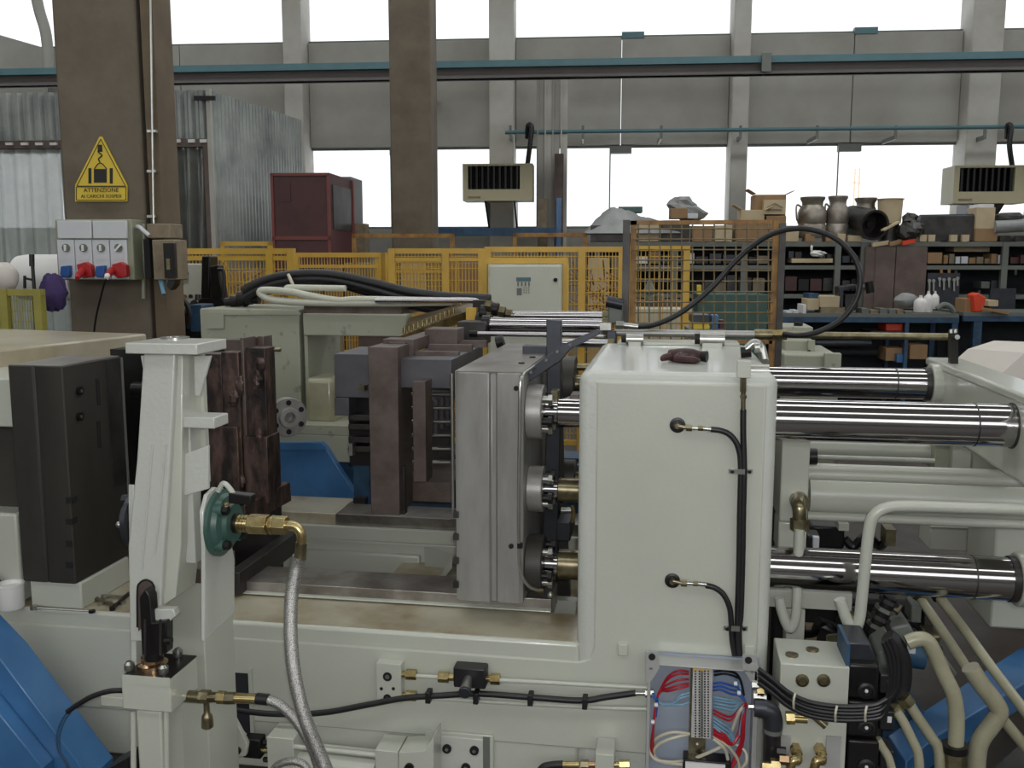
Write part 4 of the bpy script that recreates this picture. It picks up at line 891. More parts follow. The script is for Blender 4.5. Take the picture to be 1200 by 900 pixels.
# ---- rods and shafts of the crosshead on the right
def crod(t, x0, x1, y, Y, r, m, nm, n=40):
    p = F((x0 + x1) / 2, y, Y); MB().cyl((F(x0, y, Y).x, Y, p.z), (F(x1, y, Y).x, Y, p.z), r, n=n).build(nm, M[m], t)
    return p.z
t = thing('crosshead', 'grey crosshead with polished guide shafts running right of the end block', 'crosshead')
for i, (x0, x1, y, Y, rp) in enumerate(((890, 1086, 448, 4.15, 17.3), (905, 1189, 495, 3.28, 24), (905, 1186, 671, 3.28, 24.5))):
    zc = crod(t, x0 - 15, x1, y, Y, rad(rp, Y), 'chrome', 'guide_shaft')
    xe = F(x1, y, Y).x
    MB().cyl((xe - .012, Y, zc), (xe + .01, Y, zc), rad(rp + 1.5, Y), n=40).build('shaft_collar', M['dark_steel'], t)
    MB().cyl((xe - .13, Y, zc), (xe - .125, Y, zc), rad(rp + .35, Y), n=40).build('groove', M['dark_steel'], t)
    MB().cyl((xe + .01, Y, zc), (xe + .1, Y, zc), rad(rp + 6, Y), n=40).build('boss', P, t, bevel=.006)
XC = F(1100, 440, 4.15).x
pts = [(4.35, F(1092, 428, 4.15).z), (4.35, F(1092, 470, 4.15).z - .7), (3.05, F(1092, 470, 4.15).z - .7), (3.05, F(1195, 474, 3.28).z)]
MB().box(XC, XC + .13, 3.08, 4.33, F(1150, 530, 3.7).z, F(1192, 470, 3.28).z + .02).build('crosshead_body', P, t, bevel=.015)
MB().box(XC - .005, XC + .14, 3.06, 4.35, F(1192, 470, 3.28).z, F(1192, 470, 3.28).z + .035).build('top_plate', P, t, bevel=.01)
MB().box(XC + .2, XC + .5, 3.95, 4.3, .2, F(1150, 530, 3.7).z + .01).build('lower_web', P, t, bevel=.01)
t2 = thing('upright_rod', 'black upright bar with bolt heads on the crosshead at the end of the thin pipe', 'rod')
p = F(1117, 428, 4.1); MB().bar(p, F(1117, 390, 4.1), .03, .035, up=(0, 1, 0)).build('bar', M['black_steel'], t2)
for dx, dy in ((-2.5, 388), (2.5, 388)): MB().cyl(F(1117 + dx, dy + 2, 4.09), F(1117 + dx, dy - 2, 4.09), .009, n=6).build('bolt', M['zinc'], t2)
MB().cyl(F(1120, 395, 4.08), F(1122, 395, 4.05), .01, n=8).build('clamp_screw', M['zinc'], t2)
# ejector cylinder with tie rods
t = thing('ejection_cylinder', 'long grey hydraulic cylinder with tie rods between the guide shafts', 'cylinder')
CYY = 3.62
MB().pbox(915, 513, 948, 612, 3.36, 3.9).build('head_block', P, t, bevel=.006)
MB().pbox(912, 612, 945, 648, 3.36, 3.5).build('lower_bracket', P, t, bevel=.006)
z_ = crod(t, 946, 1260, 585, CYY, rad(25, CYY), 'paint', 'barrel')
for y, r_ in ((552, 5), (560, 6.5), (611, 5)): crod(t, 946, 1260, y + (0 if y > 600 else 1), CYY - .1, rad(r_, CYY), 'paint', 'tie_rod', n=16)
c = F(937, 588, 3.34); MB().cyl(c + Y_ * .03, c - Y_ * .02, .033, n=20).build('port_ring', M['nickel'], t)
MB().cyl(F(945, 535, 3.5), F(957, 535, 3.5), .03, n=14).build('port_plug', M['black_steel'], t)
t = thing('hydraulic_pipe', 'grey pipe with plated nut dropping from the cylinder head block', 'pipe', 'bent hydraulic pipes right of the block')
MB().tube([F(937, 585, 3.33), F(936, 592, 3.28), F(937, 600, 3.27), F(937, 611, 3.27)], .023, n=14).build('elbow', M['nickel'], t)
MB().cyl(F(937, 608, 3.27), F(937, 621, 3.27), .032, n=6).build('union_nut', M['nickel'], t)
MB().tube([F(x, y, 3.25) for x, y in ((937, 620), (935, 660), (934, 700), (932, 725), (926, 737), (920, 728), (915, 712), (913, 700))], .0175, n=14).build('tube', P, t)
t = thing('hydraulic_pipe', 'grey pipe bending down before the long cylinder and hooking under the shaft', 'pipe', 'bent hydraulic pipes right of the block')
MB().tube([F(x, y, 3.1) for x, y in ((1260, 599), (1200, 597), (1130, 595), (1060, 593), (1036, 596), (1023, 606), (1018, 624), (1014, 660), (1010, 700), (1007, 725), (1001, 738), (993, 728), (988, 714), (984, 702))], .0185, n=14).build('tube', P, t)
t = thing('pipe_bracket', 'grey bracket bar with post carrying the bent pipes under the lower shaft', 'bracket')
MB().pbox(900, 693, 999, 714, 3.3, 3.36).build('cross_bar', P, t, bevel=.004); MB().pbox(921, 714, 943, 760, 3.3, 3.38).build('post', P, t, bevel=.004)
t = thing('rear_cylinder', 'second grey cylinder with end flange seen beyond the long tie rod cylinder', 'cylinder')
crod(t, 940, 1095, 527, 4.6, rad(11, 4.6), 'paint', 'barrel'); crod(t, 958, 1095, 538, 4.5, rad(3, 4.5), 'paint', 'tie_rod', 10)
MB().pbox(1095, 517, 1116, 552, 4.5, 4.8).build('end_cap', M['paint_old'], t, bevel=.005); MB().pbox(1116, 519, 1138, 556, 4.45, 4.85).build('cushion_block', P, t, bevel=.005)
MB().cyl(F(1137, 537, 4.6), F(1162, 537, 4.6), .1, n=24).build('collar', P, t, bevel=.005)
t = thing('crosshead_support', 'grey support frame of the crosshead at the lower right beyond the shafts', 'frame')
MB().pbox(1163, 515, 1230, 650, 4.5, 4.7).build('side_plate', P, t, bevel=.01); MB().pbox(1090, 618, 1170, 646, 4.7, 4.9).build('cross_plate', P, t, bevel=.006)
t = thing('dark_valve_group', 'dark valve group hanging below the long cylinder', 'valve')
MB().pbox(950, 617, 990, 643, 4.2, 4.5).build('manifold', M['black_steel'], t, bevel=.01)
MB().pbox(946, 628, 961, 648, 4.0, 4.1).build('solenoid', M['black'], t, bevel=.006); MB().pbox(953, 630, 960, 642, 3.97, 4.0).build('tag', M['plastic_grey'], t)
MB().pbox(983, 614, 995, 622, 4.1, 4.2).build('cap', P, t); MB().pbox(1038, 621, 1050, 640, 4.1, 4.2).build('plug', M['nickel'], t)
MB().tube([F(990, 632, 4.2), F(1000, 640, 4.2), F(1016, 628, 4.2), F(1030, 640, 4.3), F(1040, 632, 4.2)], .02, n=8).build('hose', M['black'], t)

# white drum at right edge
t = thing('covered_roll', 'big round roll under an off white cover at the right edge', 'roll')
p = F(1150, 458, 5.4); q = p + Vector((.9, -.25, .0))
p = F(1166, 466, 5.8); q = F(1215, 476, 5.2)
MB().lathe(p, q - p, [(.02, -.02), (.28, 0), (.335, .06), (.335, .9)], n=14).build('cover', M['white_cloth'], t, smooth=False)
m_ = (p + q) / 2; MB().box(m_.x - .05, m_.x + .55, m_.y - .75, m_.y - .05, 0, m_.z - .29).build('pallet', M['card'], t)
MB().cyl(q + (p - q).normalized() * .05, q + (q - p).normalized() * .02, .3, n=30).build('cover_end', M['beige_cloth'], t)

# grey housing pieces seen behind right of the guard (far machine)
t = thing('rear_housing', 'grey white housing of the machine behind, right of the mesh panel', 'housing')
MB().pbox(917, 383, 953, 392, 6.5, 6.9).build('top_box', M['paint_old'], t, bevel=.01); MB().pbox(919, 399, 955, 415, 6.3, 6.8).build('middle_box', M['paint_old'], t, bevel=.01)
MB().box(F(919, 420, 6).x, F(984, 420, 6).x, 6.0, 6.7, 0, F(950, 416, 6.0).z).build('base_box', M['paint_old'], t, bevel=.01); MB().pbox(966, 414, 986, 434, 5.95, 6.0).build('flange_plate', M['paint_old'], t, bevel=.006)
MB().pbox(947, 399, 955, 418, 6.25, 6.3).build('end_plate', M['paint_old'], t); c = F(948, 412, 6.25); MB().cyl(c, c - Y_ * .01, .012, n=8).build('bolt', M['dark'], t)
MB().cyl(F(935, 383, 6.6), F(936, 378, 6.6), .03, n=8).build('eye_bolt', M['black_steel'], t)
# ---- moving platen
t = thing('moving_platen', 'upright ground steel platen slab standing on the bed rails', 'platen')
PY = 3.16
xl_, xr_ = F(533, 560, PY).x, F(613, 560, PY).x; zp1 = F(572, 437, PY).z; zp0 = F(572, 706, PY).z; pb = 4.3
a1 = F(573, 500, PY).x; a2 = F(581, 500, PY).x
MB().prism([(xl_, PY + .012, zp0), (xl_ + .02, PY, zp0), (a1, PY, zp0), (a1 + .005, PY + .014, zp0), (a2, PY + .014, zp0), (a2 + .003, PY + .004, zp0), (xr_ - .015, PY, zp0), (xr_, PY + .012, zp0), (xr_, pb, zp0), (xl_, pb, zp0)], (0, 0, zp1 - zp0)).build('slab', M['steel'], t, bevel=.003)
MB().box(xl_ + .002, xr_ - .002, PY + .006, pb - .004, zp1, zp1 + .004).build('top_face', M['steel_top'], t)
for y in (600, 626, 654, 682): MB().pbox(531, y, 537, y + 7, PY - .004, PY + .02).build('edge_notch', M['dark_steel'], t)
for x, y, Yd in ((609, 455, PY), (603, 640, PY)):
    c = F(x - 4, y, Yd); MB().cyl(c + Y_ * .01, c - Y_ * .004, .009, n=12).build('screw_hole', M['dark'], t)
for x, y in ((613, 428), (626, 421), (640, 397)):
    c = Z(x - 2, y - 2, zp1 + .004); MB().cyl(c, c + Z_ * .004, .012, n=12).build('screw_hole', M['dark'], t)
MB().cyl(F(582, 402, 4.2), F(590, 400, 4.2), .03, n=12).build('eye_bolt', M['black_steel'], t)
c = Z(630, 414, zp1 + .004); MB().box(c.x - .06, c.x + .1, c.y - .02, c.y + .06, c.z, c.z + .03).build('key_block', M['gunmetal'], t)
MB().cyl(F(529.5, 438, PY + .02), F(531, 606, PY + .02), .0055, n=10).build('edge_highlight', M['zinc'], t)  # bright rod stands in for the highlight along the slab edge
# ejector / pusher pipe on the right edge of the platen
t2 = thing('bent_lubrication_pipe', 'thin bent steel pipe running down the right edge of the platen slab', 'pipe')
MB().tube([F(707, 394, 3.95), F(685, 396, 3.9), F(650, 415, 3.6), F(638, 422, 3.45), F(621, 433, 3.25), F(612, 441, 3.16), F(609.5, 455, 3.14), F(609, 500, 3.14), F(608, 560, 3.14), F(608, 640, 3.14), F(611, 672, 3.14), F(620, 687, 3.14), F(632, 692, 3.16)], .006, n=8).build('tube', M['zinc'], t2)
MB().pbox(606, 637, 612, 643, 3.13, 3.145).build('clip', M['black_steel'], t2)
MB().cyl(F(630, 692, 3.16), F(637, 692, 3.16), .009, n=6).build('end_nut', M['nickel'], t2)
c = F(645, 697, 3.16); MB().ball(c, .012, n=10).build('end_ball', M['zinc'], t2)
# ejector plates and link bar behind
t = thing('crank_link', 'blued steel cranked link arm between platen and end block', 'link')
MB().pprism([(614, 437), (658, 405), (700, 386), (704, 391), (668, 410), (658, 422), (618, 449), (617, 700), (613, 700)], 3.3, 3.34).build('cranked_bar', M['gunmetal'], t, bevel=.003)
for x, y in ((622, 436), (640, 422), (653, 412), (668, 404)): MB().cyl(F(x, y, 3.3), F(x, y, 3.28), .006, n=6).build('bolt', M['dark_steel'], t)
t = thing('steel_strap', 'upright dark steel strap plate standing behind the link arm', 'plate')
MB().pprism([(640, 375), (657, 376), (657, 470), (652, 700), (634, 700), (641, 470)], 3.62, 3.68).build('strap', M['gunmetal'], t, bevel=.003)
MB().pprism([(657, 400), (660, 560), (668, 700), (632, 700), (650, 560)], 3.75, 3.8).build('back_plate', M['dark_steel'], t)
for i, (y, Yd, r1) in enumerate(((483, 3.28, 33), (573, 3.3, 28), (660, 3.28, 35))):
    t = thing('ejector_flange', ['top thick round flange and rod between platen and block', 'middle thick round flange and rod between platen and block', 'bottom thick round flange and rod between platen and block'][i], 'flange', 'flanged ejector rods')
    z_ = F(640, y, Yd).z; xs = [F(x, y, Yd).x for x in (614, 638, 656, 684)]
    MB().cyl((xr_, Yd, z_), (xs[1], Yd, z_), rad(r1, Yd), n=40).build('flange', M['plate_dark'] if i == 2 else M['steel'], t, bevel=.004)
    MB().cyl((xs[1], Yd, z_), (xs[2], Yd, z_), rad(r1 * .42, Yd), n=28).build('rod', M['chrome'], t)
    MB().cyl((xs[2] - .005, Yd, z_), (xs[3], Yd, z_), rad(r1 * .52, Yd), n=28).build('nut', M['nickel' if i else 'chrome'], t, bevel=.003)
    for ang in (50, 130, 230, 310, 200, 340):
        c = Vector((xs[1], Yd - math.cos(R(ang)) * rad(r1 * .7, Yd), z_ + math.sin(R(ang)) * rad(r1 * .7, Yd)))
        MB().cyl(c, c + X_ * .02, .014, n=10).cyl(c + X_ * .02, c + X_ * .035, .02, n=6).build('bolt', M['zinc' if ang in (50, 310, 230) else 'black_steel'], t)
for i, (y, Yd, r1) in enumerate(((450, 4.0, 33), (560, 4.05, 22), (430, 4.05, 12))):
    t = thing('ejector_flange', ['upper dark round flange in the second row near the block', 'lower brownish flange in the second row near the block', 'small rear flange above the upper dark flange'][i], 'flange', 'flanged ejector rods')
    z_ = F(668, y, Yd).z; xs = [F(x, y, Yd).x for x in (657, 675, 700)]
    MB().cyl((xs[0] - .25, Yd, z_), (xs[1], Yd, z_), rad(r1, Yd), n=36).build('flange', M['plate_dark'], t, bevel=.004); MB().cyl((xs[1], Yd, z_), (xs[2], Yd, z_), rad(r1 * .35, Yd), n=20).build('rod', M['nickel'], t)
t = thing('limit_switch', 'small brown and grey limit switch above the top flange rod', 'switch')
MB().pbox(645, 458, 654, 476, 3.3, 3.36).build('housing', M['nickel'], t, bevel=.003); MB().pbox(668, 463, 680, 479, 3.3, 3.4).build('bracket', M['mould'], t, bevel=.002)
MB().bar(F(652, 471, 3.32), F(668, 465, 3.32), .012, .004).build('lever', M['zinc'], t)
t = thing('small_valve', 'tiny valve with levers between the middle and bottom flanges', 'valve')
MB().cyl(F(658, 598, 3.4), F(670, 598, 3.4), .012, n=10).build('body', M['zinc'], t); MB().tube([F(670, 592, 3.35), F(672, 600, 3.35), F(671, 612, 3.35)], .008, n=8).build('stem', M['brass'], t)
MB().pbox(652, 612, 668, 634, 3.5, 3.7).build('block', M['gunmetal'], t, bevel=.003)
# rear tie bars over to the end block
for i, (x0, x1, y, Yd, rp, m) in enumerate(((600, 706, 370, 4.75, 5.5, 'chrome'), (575, 706, 381, 4.55, 8.5, 'chrome'), (560, 706, 392, 4.4, 3, 'chrome'), (655, 712, 402, 4.3, 5, 'chrome'))):
    t = thing('tie_bar', ['topmost thin polished bar behind the platen', 'thick polished tie bar behind the platen top', 'thin rod beneath the thick tie bar', 'short polished bar just left of the block top'][i], 'bar', 'polished bars behind the platen')
    z_ = crod(t, x0, x1, y, Yd, rad(rp, Yd), m, 'shaft', 28)
    xe = F(x0, y, Yd).x; MB().cyl((xe - .04, Yd, z_), (xe, Yd, z_), rad(rp * 1.3, Yd), n=20).build('end_collar', M['black_steel'], t)
    xe = F(x1, y, Yd).x; MB().cyl((xe, Yd, z_), (xe + .03, Yd, z_), rad(rp * 1.25, Yd), n=6).build('end_nut', M['nickel'], t)
t = thing('grey_cap_unit', 'grey capped unit standing left of the mesh panel post', 'unit')
MB().pbox(712, 357, 730, 380, 5.0, 5.3).build('case', M['rack'], t, bevel=.01); MB().cyl(F(711, 353, 5.0), F(730, 357, 5.0), .03, n=12).build('cap', M['gunmetal'], t)

# ---- mould half and ejector box left of the platen
t = thing('mould_half', 'brown mould half with ejector box bolted to the platen left side', 'mould')
def mb_(x0, y0, x1, y1, d0, d1, nm, m, bv=.002): return MB().pbox(x0, y0, x1, y1, d0, d1).build(nm, M[m], t, bevel=bv)
mb_(433, 407, 467, 603, 3.55, 3.75, 'clamp_plate', 'mould')
MB().pbox(467, 421, 529, 455, 3.6, 4.25).build('top_bridge', M['mould_blue'], t, bevel=.003)
for y0, y1, d0 in ((447, 565, 3.55),): mb_(484, y0, 499, y1, 3.5, 3.6, 'spacer_bar', 'mould')
mb_(464, 470, 472, 548, 3.72, 3.8, 'spacer_bar', 'mould'); 
mb_(500, 455, 530, 470, 4.1, 4.3, 'rear_bridge', 'mould_blue')
for i in range(4):
    x = 501 + 7 * i; mb_(x, 471 - 3 * i, x + 4.5, 511 - 4 * i, 3.8 + .08 * i, 3.84 + .08 * i, 'return_plate', 'mould_blue')
for i in range(6): 
    y = 462 + 16 * i; p = F(468, y, 3.85); MB().cyl(p, F(528, y, 3.85), .008, n=10).build('ejector_pin', M['zinc'], t)
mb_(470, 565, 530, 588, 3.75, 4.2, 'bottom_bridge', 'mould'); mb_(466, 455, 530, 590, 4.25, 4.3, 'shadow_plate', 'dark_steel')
mb_(467, 547, 474, 603, 3.6, 3.64, 'foot', 'dark_steel')
# rails on the mould top, receding
for i, (x0, y0, d0) in enumerate(((468, 421, 3.62),)):
    pass
for i, (dy, x0, x1, h) in enumerate(((3.75, 466, 529, .02), (3.95, 478, 533, .03), (4.15, 492, 540, .03))):
    p = F(x0, 421, 3.62); q = F(x1, 421, 3.62); MB().box(p.x, q.x, dy, dy + .03, p.z, p.z + h).build('top_rib', M['mould'], t)
p = F(455, 408, 3.7)
MB().box(p.x, p.x + .07, 3.7, 4.5, p.z - .03, p.z + .025).build('side_beam', M['mould'], t, bevel=.003)
MB().box(p.x - .03, p.x + .1, 3.72, 3.82, p.z - .04, p.z + .035).build('guide_block', M['mould'], t, bevel=.003)
MB().box(p.x + .05, p.x + .2, 4.1, 4.25, p.z - .05, p.z + .05).build('guide_block', M['mould'], t, bevel=.003)
MB().box(p.x + .12, p.x + .26, 4.45, 4.6, p.z - .05, p.z + .06).build('guide_block', M['dark_steel'], t, bevel=.003)
t = thing('mould_core_block', 'bluish grey steel block with dark slots left of the mould half', 'block')
MB().pbox(392, 415, 434, 466, 3.9, 4.25).build('upper_block', M['mould_blue'], t, bevel=.003)
MB().pbox(392, 466, 409, 487, 3.9, 4.25).build('side_leg', M['mould_blue'], t, bevel=.003)
MB().pbox(409, 466, 434, 545, 4.0, 4.2).build('dark_core', M['black_steel'], t)
for y in (486, 497, 512, 523): MB().pbox(408, y, 433, y + 7, 3.93, 4.0).build('slide_plate', M['dark_steel'], t, bevel=.003)
MB().pbox(420, 452, 427, 458, 3.85, 3.9).build('stop_pin', M['nickel'], t); MB().pbox(409, 520, 413, 534, 3.9, 3.95).build('stop_pin', M['zinc'], t)

# ---- chrome round flange and its carriage (second machine beyond)
BY = 5.0
t = thing('rear_machine', 'chipped cream painted machine frame with round steel flange behind the gap', 'machine')
MB().pbox(240, 362, 354, 640, BY, BY + .55).build('column', M['paint_old'], t, bevel=.008)
MB().pprism([(243, 366), (352, 366), (352, 369), (262, 369), (262, 385), (243, 385)], BY - .015, BY).build('column_border', M['paint_old'], t)
a = F(354, 366, BY); MB().box(a.x, a.x + .02, BY + .02, BY + .55, .2, a.z).build('side_plate', M['paint_old'], t)
MB().pbox(355, 368, 476, 394, BY - .02, BY + .1).build('cross_beam', M['paint_old'], t, bevel=.006)
MB().pbox(372, 392, 398, 500, BY + .9, BY + 1.0).build('rear_post', M['grime'], t); MB().pbox(350, 392, 392, 500, BY + 1.1, BY + 1.15).pbox(420, 392, 480, 430, BY + 1.1, BY + 1.15).build('rear_panel', M['brown_sheet'], t)
MB().pbox(357, 443, 391, 498, BY - .1, BY + .2).build('rounded_guard', M['tan_paint'], t, bevel=.03)
MB().pbox(325, 498, 434, 510, BY - .2, BY + .3).build('base_top', M['paint_old'], t, bevel=.004)
MB().pbox(325, 510, 434, 541, BY - .2, BY + .3).build('base', M['paint_old'], t, bevel=.004)
MB().pbox(240, 530, 700, 720, BY + .3, BY + .5).build('rear_bed', M['blue_dark'], t)
c = F(335, 488, BY - .1)
fl = MB().lathe(F(338, 489, 4.6), Vector((.62, -.78, 0)), [(.102, -.05), (.102, 0), (.1, .004), (.055, .005), (.05, .03), (.03, .031), (.028, -.02)], n=40).build('round_flange', M['steel'], t)
ax = Vector((.62, -.78, 0)).normalized(); sd = Vector((.78, .62, 0)).normalized()
for k in range(6):
    an = k * math.pi / 3 + .5; cc = F(338, 489, 4.6) + sd * math.cos(an) * .077 + Z_ * math.sin(an) * .077
    MB().cyl(cc, cc + ax * .009, .014, n=14).build('bolt_hole', M['dark'], fl)
t = thing('blue_chute', 'bright blue painted sheet chute behind the rear rail', 'chute')
MB().pprism([(322, 520), (376, 519), (381, 524), (423, 590), (423, 640), (322, 640)], 4.75, 4.8).build('side_sheet', M['blue'], t, bevel=.004)
MB().pprism([(322, 527), (380, 527), (381, 524), (376, 519), (322, 519)], 4.735, 4.75).build('fold', M['blue'], t)
MB().pprism([(381, 522), (434, 545), (434, 620), (424, 620), (424, 592)], 4.9, 5.0).build('rear_sheet', M['blue_dark'], t)
t = thing('blue_tray', 'dark blue drip tray low behind the mould half', 'tray')
MB().pbox(415, 541, 700, 640, 4.7, 4.75).build('back', M['blue_dark'], t); MB().pbox(414, 584, 428, 606, 4.45, 4.5).build('black_motor', M['black'], t)
MB().pbox(495, 585, 700, 640, 4.5, 4.55).build('front', M['blue_dark'], t)
# black hose bundle and white pipes on the rear machine top
hb = [(285, 344), (305, 333), (330, 325), (365, 321), (400, 324), (440, 334), (480, 345), (525, 352), (575, 356)]
for i in range(6):
    o = MB().tube([F(x, y + [0, 3, 6, 2, 7, 9][i] + (abs(x - 380) * .012 * (i - 2.5)), 5.15 + .06 * [0, 1, 0, 2, 2, 1][i]) for x, y in hb], .026, n=10).build('black_hose', M['black'])
    tag(o, ['topmost', 'second', 'third', 'rear upper', 'rear lower', 'lowest'][i] + ' thick black hose of the arched bundle on the rear machine', 'hose', 'thick black hoses arching over the rear machine')
tag(MB().tube([F(338, 322, 5.1), F(343, 333, 5.05), F(345, 336, 5.1)], .01, n=6).build('cable_tie', M['wire_cream']), 'cream tie strap around the arched black hoses', 'tie')
for i, pts in enumerate(([(540, 353), (480, 352), (420, 351), (395, 352), (360, 346), (340, 342), (310, 340), (305, 344), (318, 351), (350, 354), (400, 355), (470, 355), (530, 354)],
                         [(415, 353), (385, 350), (360, 346), (340, 341), (336, 338), (345, 337), (405, 338)],)):
    o = MB().tube([F(x, y, 4.9 + (.03 * i)) for x, y in pts], .02 if i == 0 else .017, n=12).build('white_pipe', M['paint_old' if 0 else 'cream'])
    tag(o, ['long grey white pipe looping back on the rear machine top', 'shorter pipe loop nested above the long looped pipe'][i], 'pipe')
tag(MB().tube([F(440, 352, 4.85), F(500, 352, 4.85), F(548, 352, 4.85), F(560, 354, 4.85), F(575, 360, 4.85)], .016, n=12).build('bright_pipe', M['chrome']), 'bright steel pipe running right from the looped pipes to the fittings', 'pipe')
t = thing('dark_fitting_cluster', 'cluster of dark hydraulic fittings where the bright pipe ends', 'fitting')
rnd = random.Random(2)
for x, y, r_ in ((572, 358, .03), (580, 362, .035), (588, 365, .03), (596, 368, .03), (566, 366, .04), (561, 376, .045), (573, 372, .03)):
    MB().cyl(F(x - 3, y, 4.7), F(x + 4, y + 1, 4.7), r_, n=6 if r_ < .035 else 12).build('fitting', M['black_steel' if r_ != .03 else 'nickel'], t)
MB().pbox(554, 352, 567, 392, 4.75, 4.85).build('bracket', M['black_steel'], t)
MB().pbox(546, 361, 558, 375, 4.7, 4.75).build('yellow_clip', M['yellow'], t)
t = thing('valve_cluster', 'dark valve cluster lying on top of the cream column', 'valve')
for x, y, r_ in ((275, 353, .035), (284, 350, .045), (292, 349, .04), (300, 350, .03), (268, 354, .025)): MB().cyl(F(x - 4, y, 5.2), F(x + 4, y, 5.2), r_, n=12).build('valve_body', M['black_steel' if x != 292 else 'gunmetal'], t)
MB().pbox(290, 333, 305, 341, 5.3, 5.4).build('clamp', M['grime'], t)
t = thing('brass_strip', 'row of small brass nipples along the sloping oily top behind the mould', 'nipples')
for i in range(12):
    c = F(474 + 5.2 * i, 391 - 2.1 * i, 4.4 + .03 * i); MB().cyl(c, c + Z_ * .03, .009, n=8).build('nipple', M['brass'], t)
MB().add([F(468, 394, 4.35), F(560, 360, 4.9), F(556, 352, 5.1), F(480, 372, 5.0), F(468, 402, 4.35), F(560, 372, 4.9), F(556, 370, 5.1), F(480, 392, 5.0)], [(0, 1, 2, 3), (0, 4, 5, 1), (1, 5, 6, 2), (2, 6, 7, 3), (3, 7, 4, 0), (7, 6, 5, 4)]).build('oily_top', M['oily'], t, smooth=False)
cb = tag(MB().pbox(356, 352, 470, 369, BY + .02, BY + .45).build('top_tray', M['mould']), 'brown tray under the pipes on the cream cross beam', 'tray')

# ---- left fixed platen, its cover and die
t = thing('left_cover', 'wide sand coloured sheet cover behind the dark platen at left', 'cover')
# right side lies on a plane receding from the camera
CX = F(0, 410, 3.35).x
ztp = F(0, 410, 3.35).z
CX2 = Z(172, 391, ztp)
MB().prism([(-3.4, 3.25, ztp), (Z(-2, 410, ztp).x, Z(-2, 410, ztp).y, ztp), (CX2.x, CX2.y, ztp), (-3.4, Z(60, 386, ztp).y, ztp)], (0, 0, -.16)).build('cover_sheet', M['paint_sand'], t, bevel=.01)
t = thing('platen_carrier', 'white painted frame block carrying the dark platen at the left edge', 'frame')
MB().pbox(-160, 442, 14, 498, FY + .03, FY + .6).build('upper_block', P, t, bevel=.006)
MB().pbox(-160, 498, 18, 598, FY + .12, FY + .6).build('recess', M['plate_dark'], t)
MB().pbox(-160, 598, 22, 700, FY + .03, FY + .6).build('lower_block', P, t, bevel=.01)
t = thing('fixed_platen', 'thick dark steel platen standing at the left on a white foot', 'platen')
p0 = F(15, 430, FY); p1 = F(79, 682, FY); zq = Z(77, 429, p0.z)
X0, X1 = F(17, 556, FY).x, F(80.5, 556, FY).x; z1_, z0_ = F(46, 429, FY).z, F(60, 683, FY).z
m1 = X0 + (X1 - X0) * .48
YB = 3.36
MB().prism([(X0, FY + .006, z0_), (X0 + .02, FY, z0_), (m1 - .008, FY, z0_), (m1, FY + .008, z0_), (m1 + .012, FY, z0_), (X1 - .004, FY, z0_), (X1, FY + .004, z0_), (X1, YB, z0_), (X0, YB, z0_)], (0, 0, z1_ - z0_)).build('plate', M['plate_dark'], t, bevel=.003)
MB().box(X0 + .005, X1 - .005, FY + .005, YB, z1_, z1_ + .002).build('top_face', M['steel_top'], t)
for y in (583, 608, 634, 659): MB().pbox(77, y, 84, y + 7, FY - .004, FY + .03).build('key_slot', M['dark'], t)
def onx(px, py, X):
    d = ray(px, py); s = X / d.x; return Vector((X, d.y * s, EYE + d.z * s))
for px, py in ((92, 458), (92, 488)):
    c = onx(px, py, X1); MB().cyl(c - X_ * .01, c + X_ * .012, .016, n=14).build('bolt', M['black_steel'], t); MB().cyl(c + X_ * .012, c + X_ * .014, .007, n=6).build('hex_socket', M['zinc'], t)
for px, a, b in ((112, 444, 476), (113, 494, 526), (133, 450, 470), (134, 500, 520)):
    c = onx(px, a, X1); d = onx(px, b, X1); MB().box(X1 - .004, X1 + .003, c.y, c.y + .02, d.z, c.z).build('slot', M['dark'], t)
c = onx(124, 430, X1); c2 = onx(142, 430, X1)
MB().box(X1, X1 + .006, c.y, c2.y, z0_ + .3, z1_ - .005).build('machined_face', M['dark_steel'], t); MB().box(X1 + .004, X1 + .009, c2.y - .012, c2.y, z0_ + .2, z1_ - .005).build('edge_strip', M['rack'], t)
MB().pprism([(30, 671), (92, 682), (92, 708), (32, 702)], FY + .01, FY + .4).build('foot', P, t) if 0 else MB().box(F(32, 690, FY).x, F(92, 690, FY).x, FY + .015, FY + .33, ledge_z, z0_).build('foot', P, t, bevel=.006)
dy = c2.y
DX0 = X1 + .0; 
t = thing('fixed_die', 'dark heat stained die block bolted to the left platen, seen behind the arm', 'die')
dY = 3.62
def db(x0, y0, x1, y1, d0, d1, nm, m='die', bv=.003): return MB().pbox(x0, y0, x1, y1, d0, d1).build(nm, M[m], t, bevel=bv)
MB().box(X0 + .01, F(245, 500, dY).x, dY, 3.95, z0_ + .1, z1_ - .0).build('gap_shade_plate', M['black_steel'], t)  # black plate fills the gap behind the platen in place of shade
db(238, 415, 262, 575, dY - .06, dY + .04, 'die_plate'); db(262, 413, 282, 570, dY - .1, dY + .04, 'die_plate'); db(284, 396, 288, 560, dY - .08, dY + .04, 'bright_shim', 'mould')
db(262, 398, 283, 413, dY + .05, dY + .14, 'top_block', 'mould'); db(288, 408, 313, 575, dY - .06, dY + .04, 'die_plate'); db(288, 395, 300, 408, dY + .1, dY + .14, 'top_block'); db(302, 394, 309, 420, dY + .05, dY + .14, 'top_block', 'mould')
db(244, 500, 280, 600, dY - .12, dY + .04, 'insert'); db(286, 512, 314, 590, dY - .09, dY + .04, 'insert')
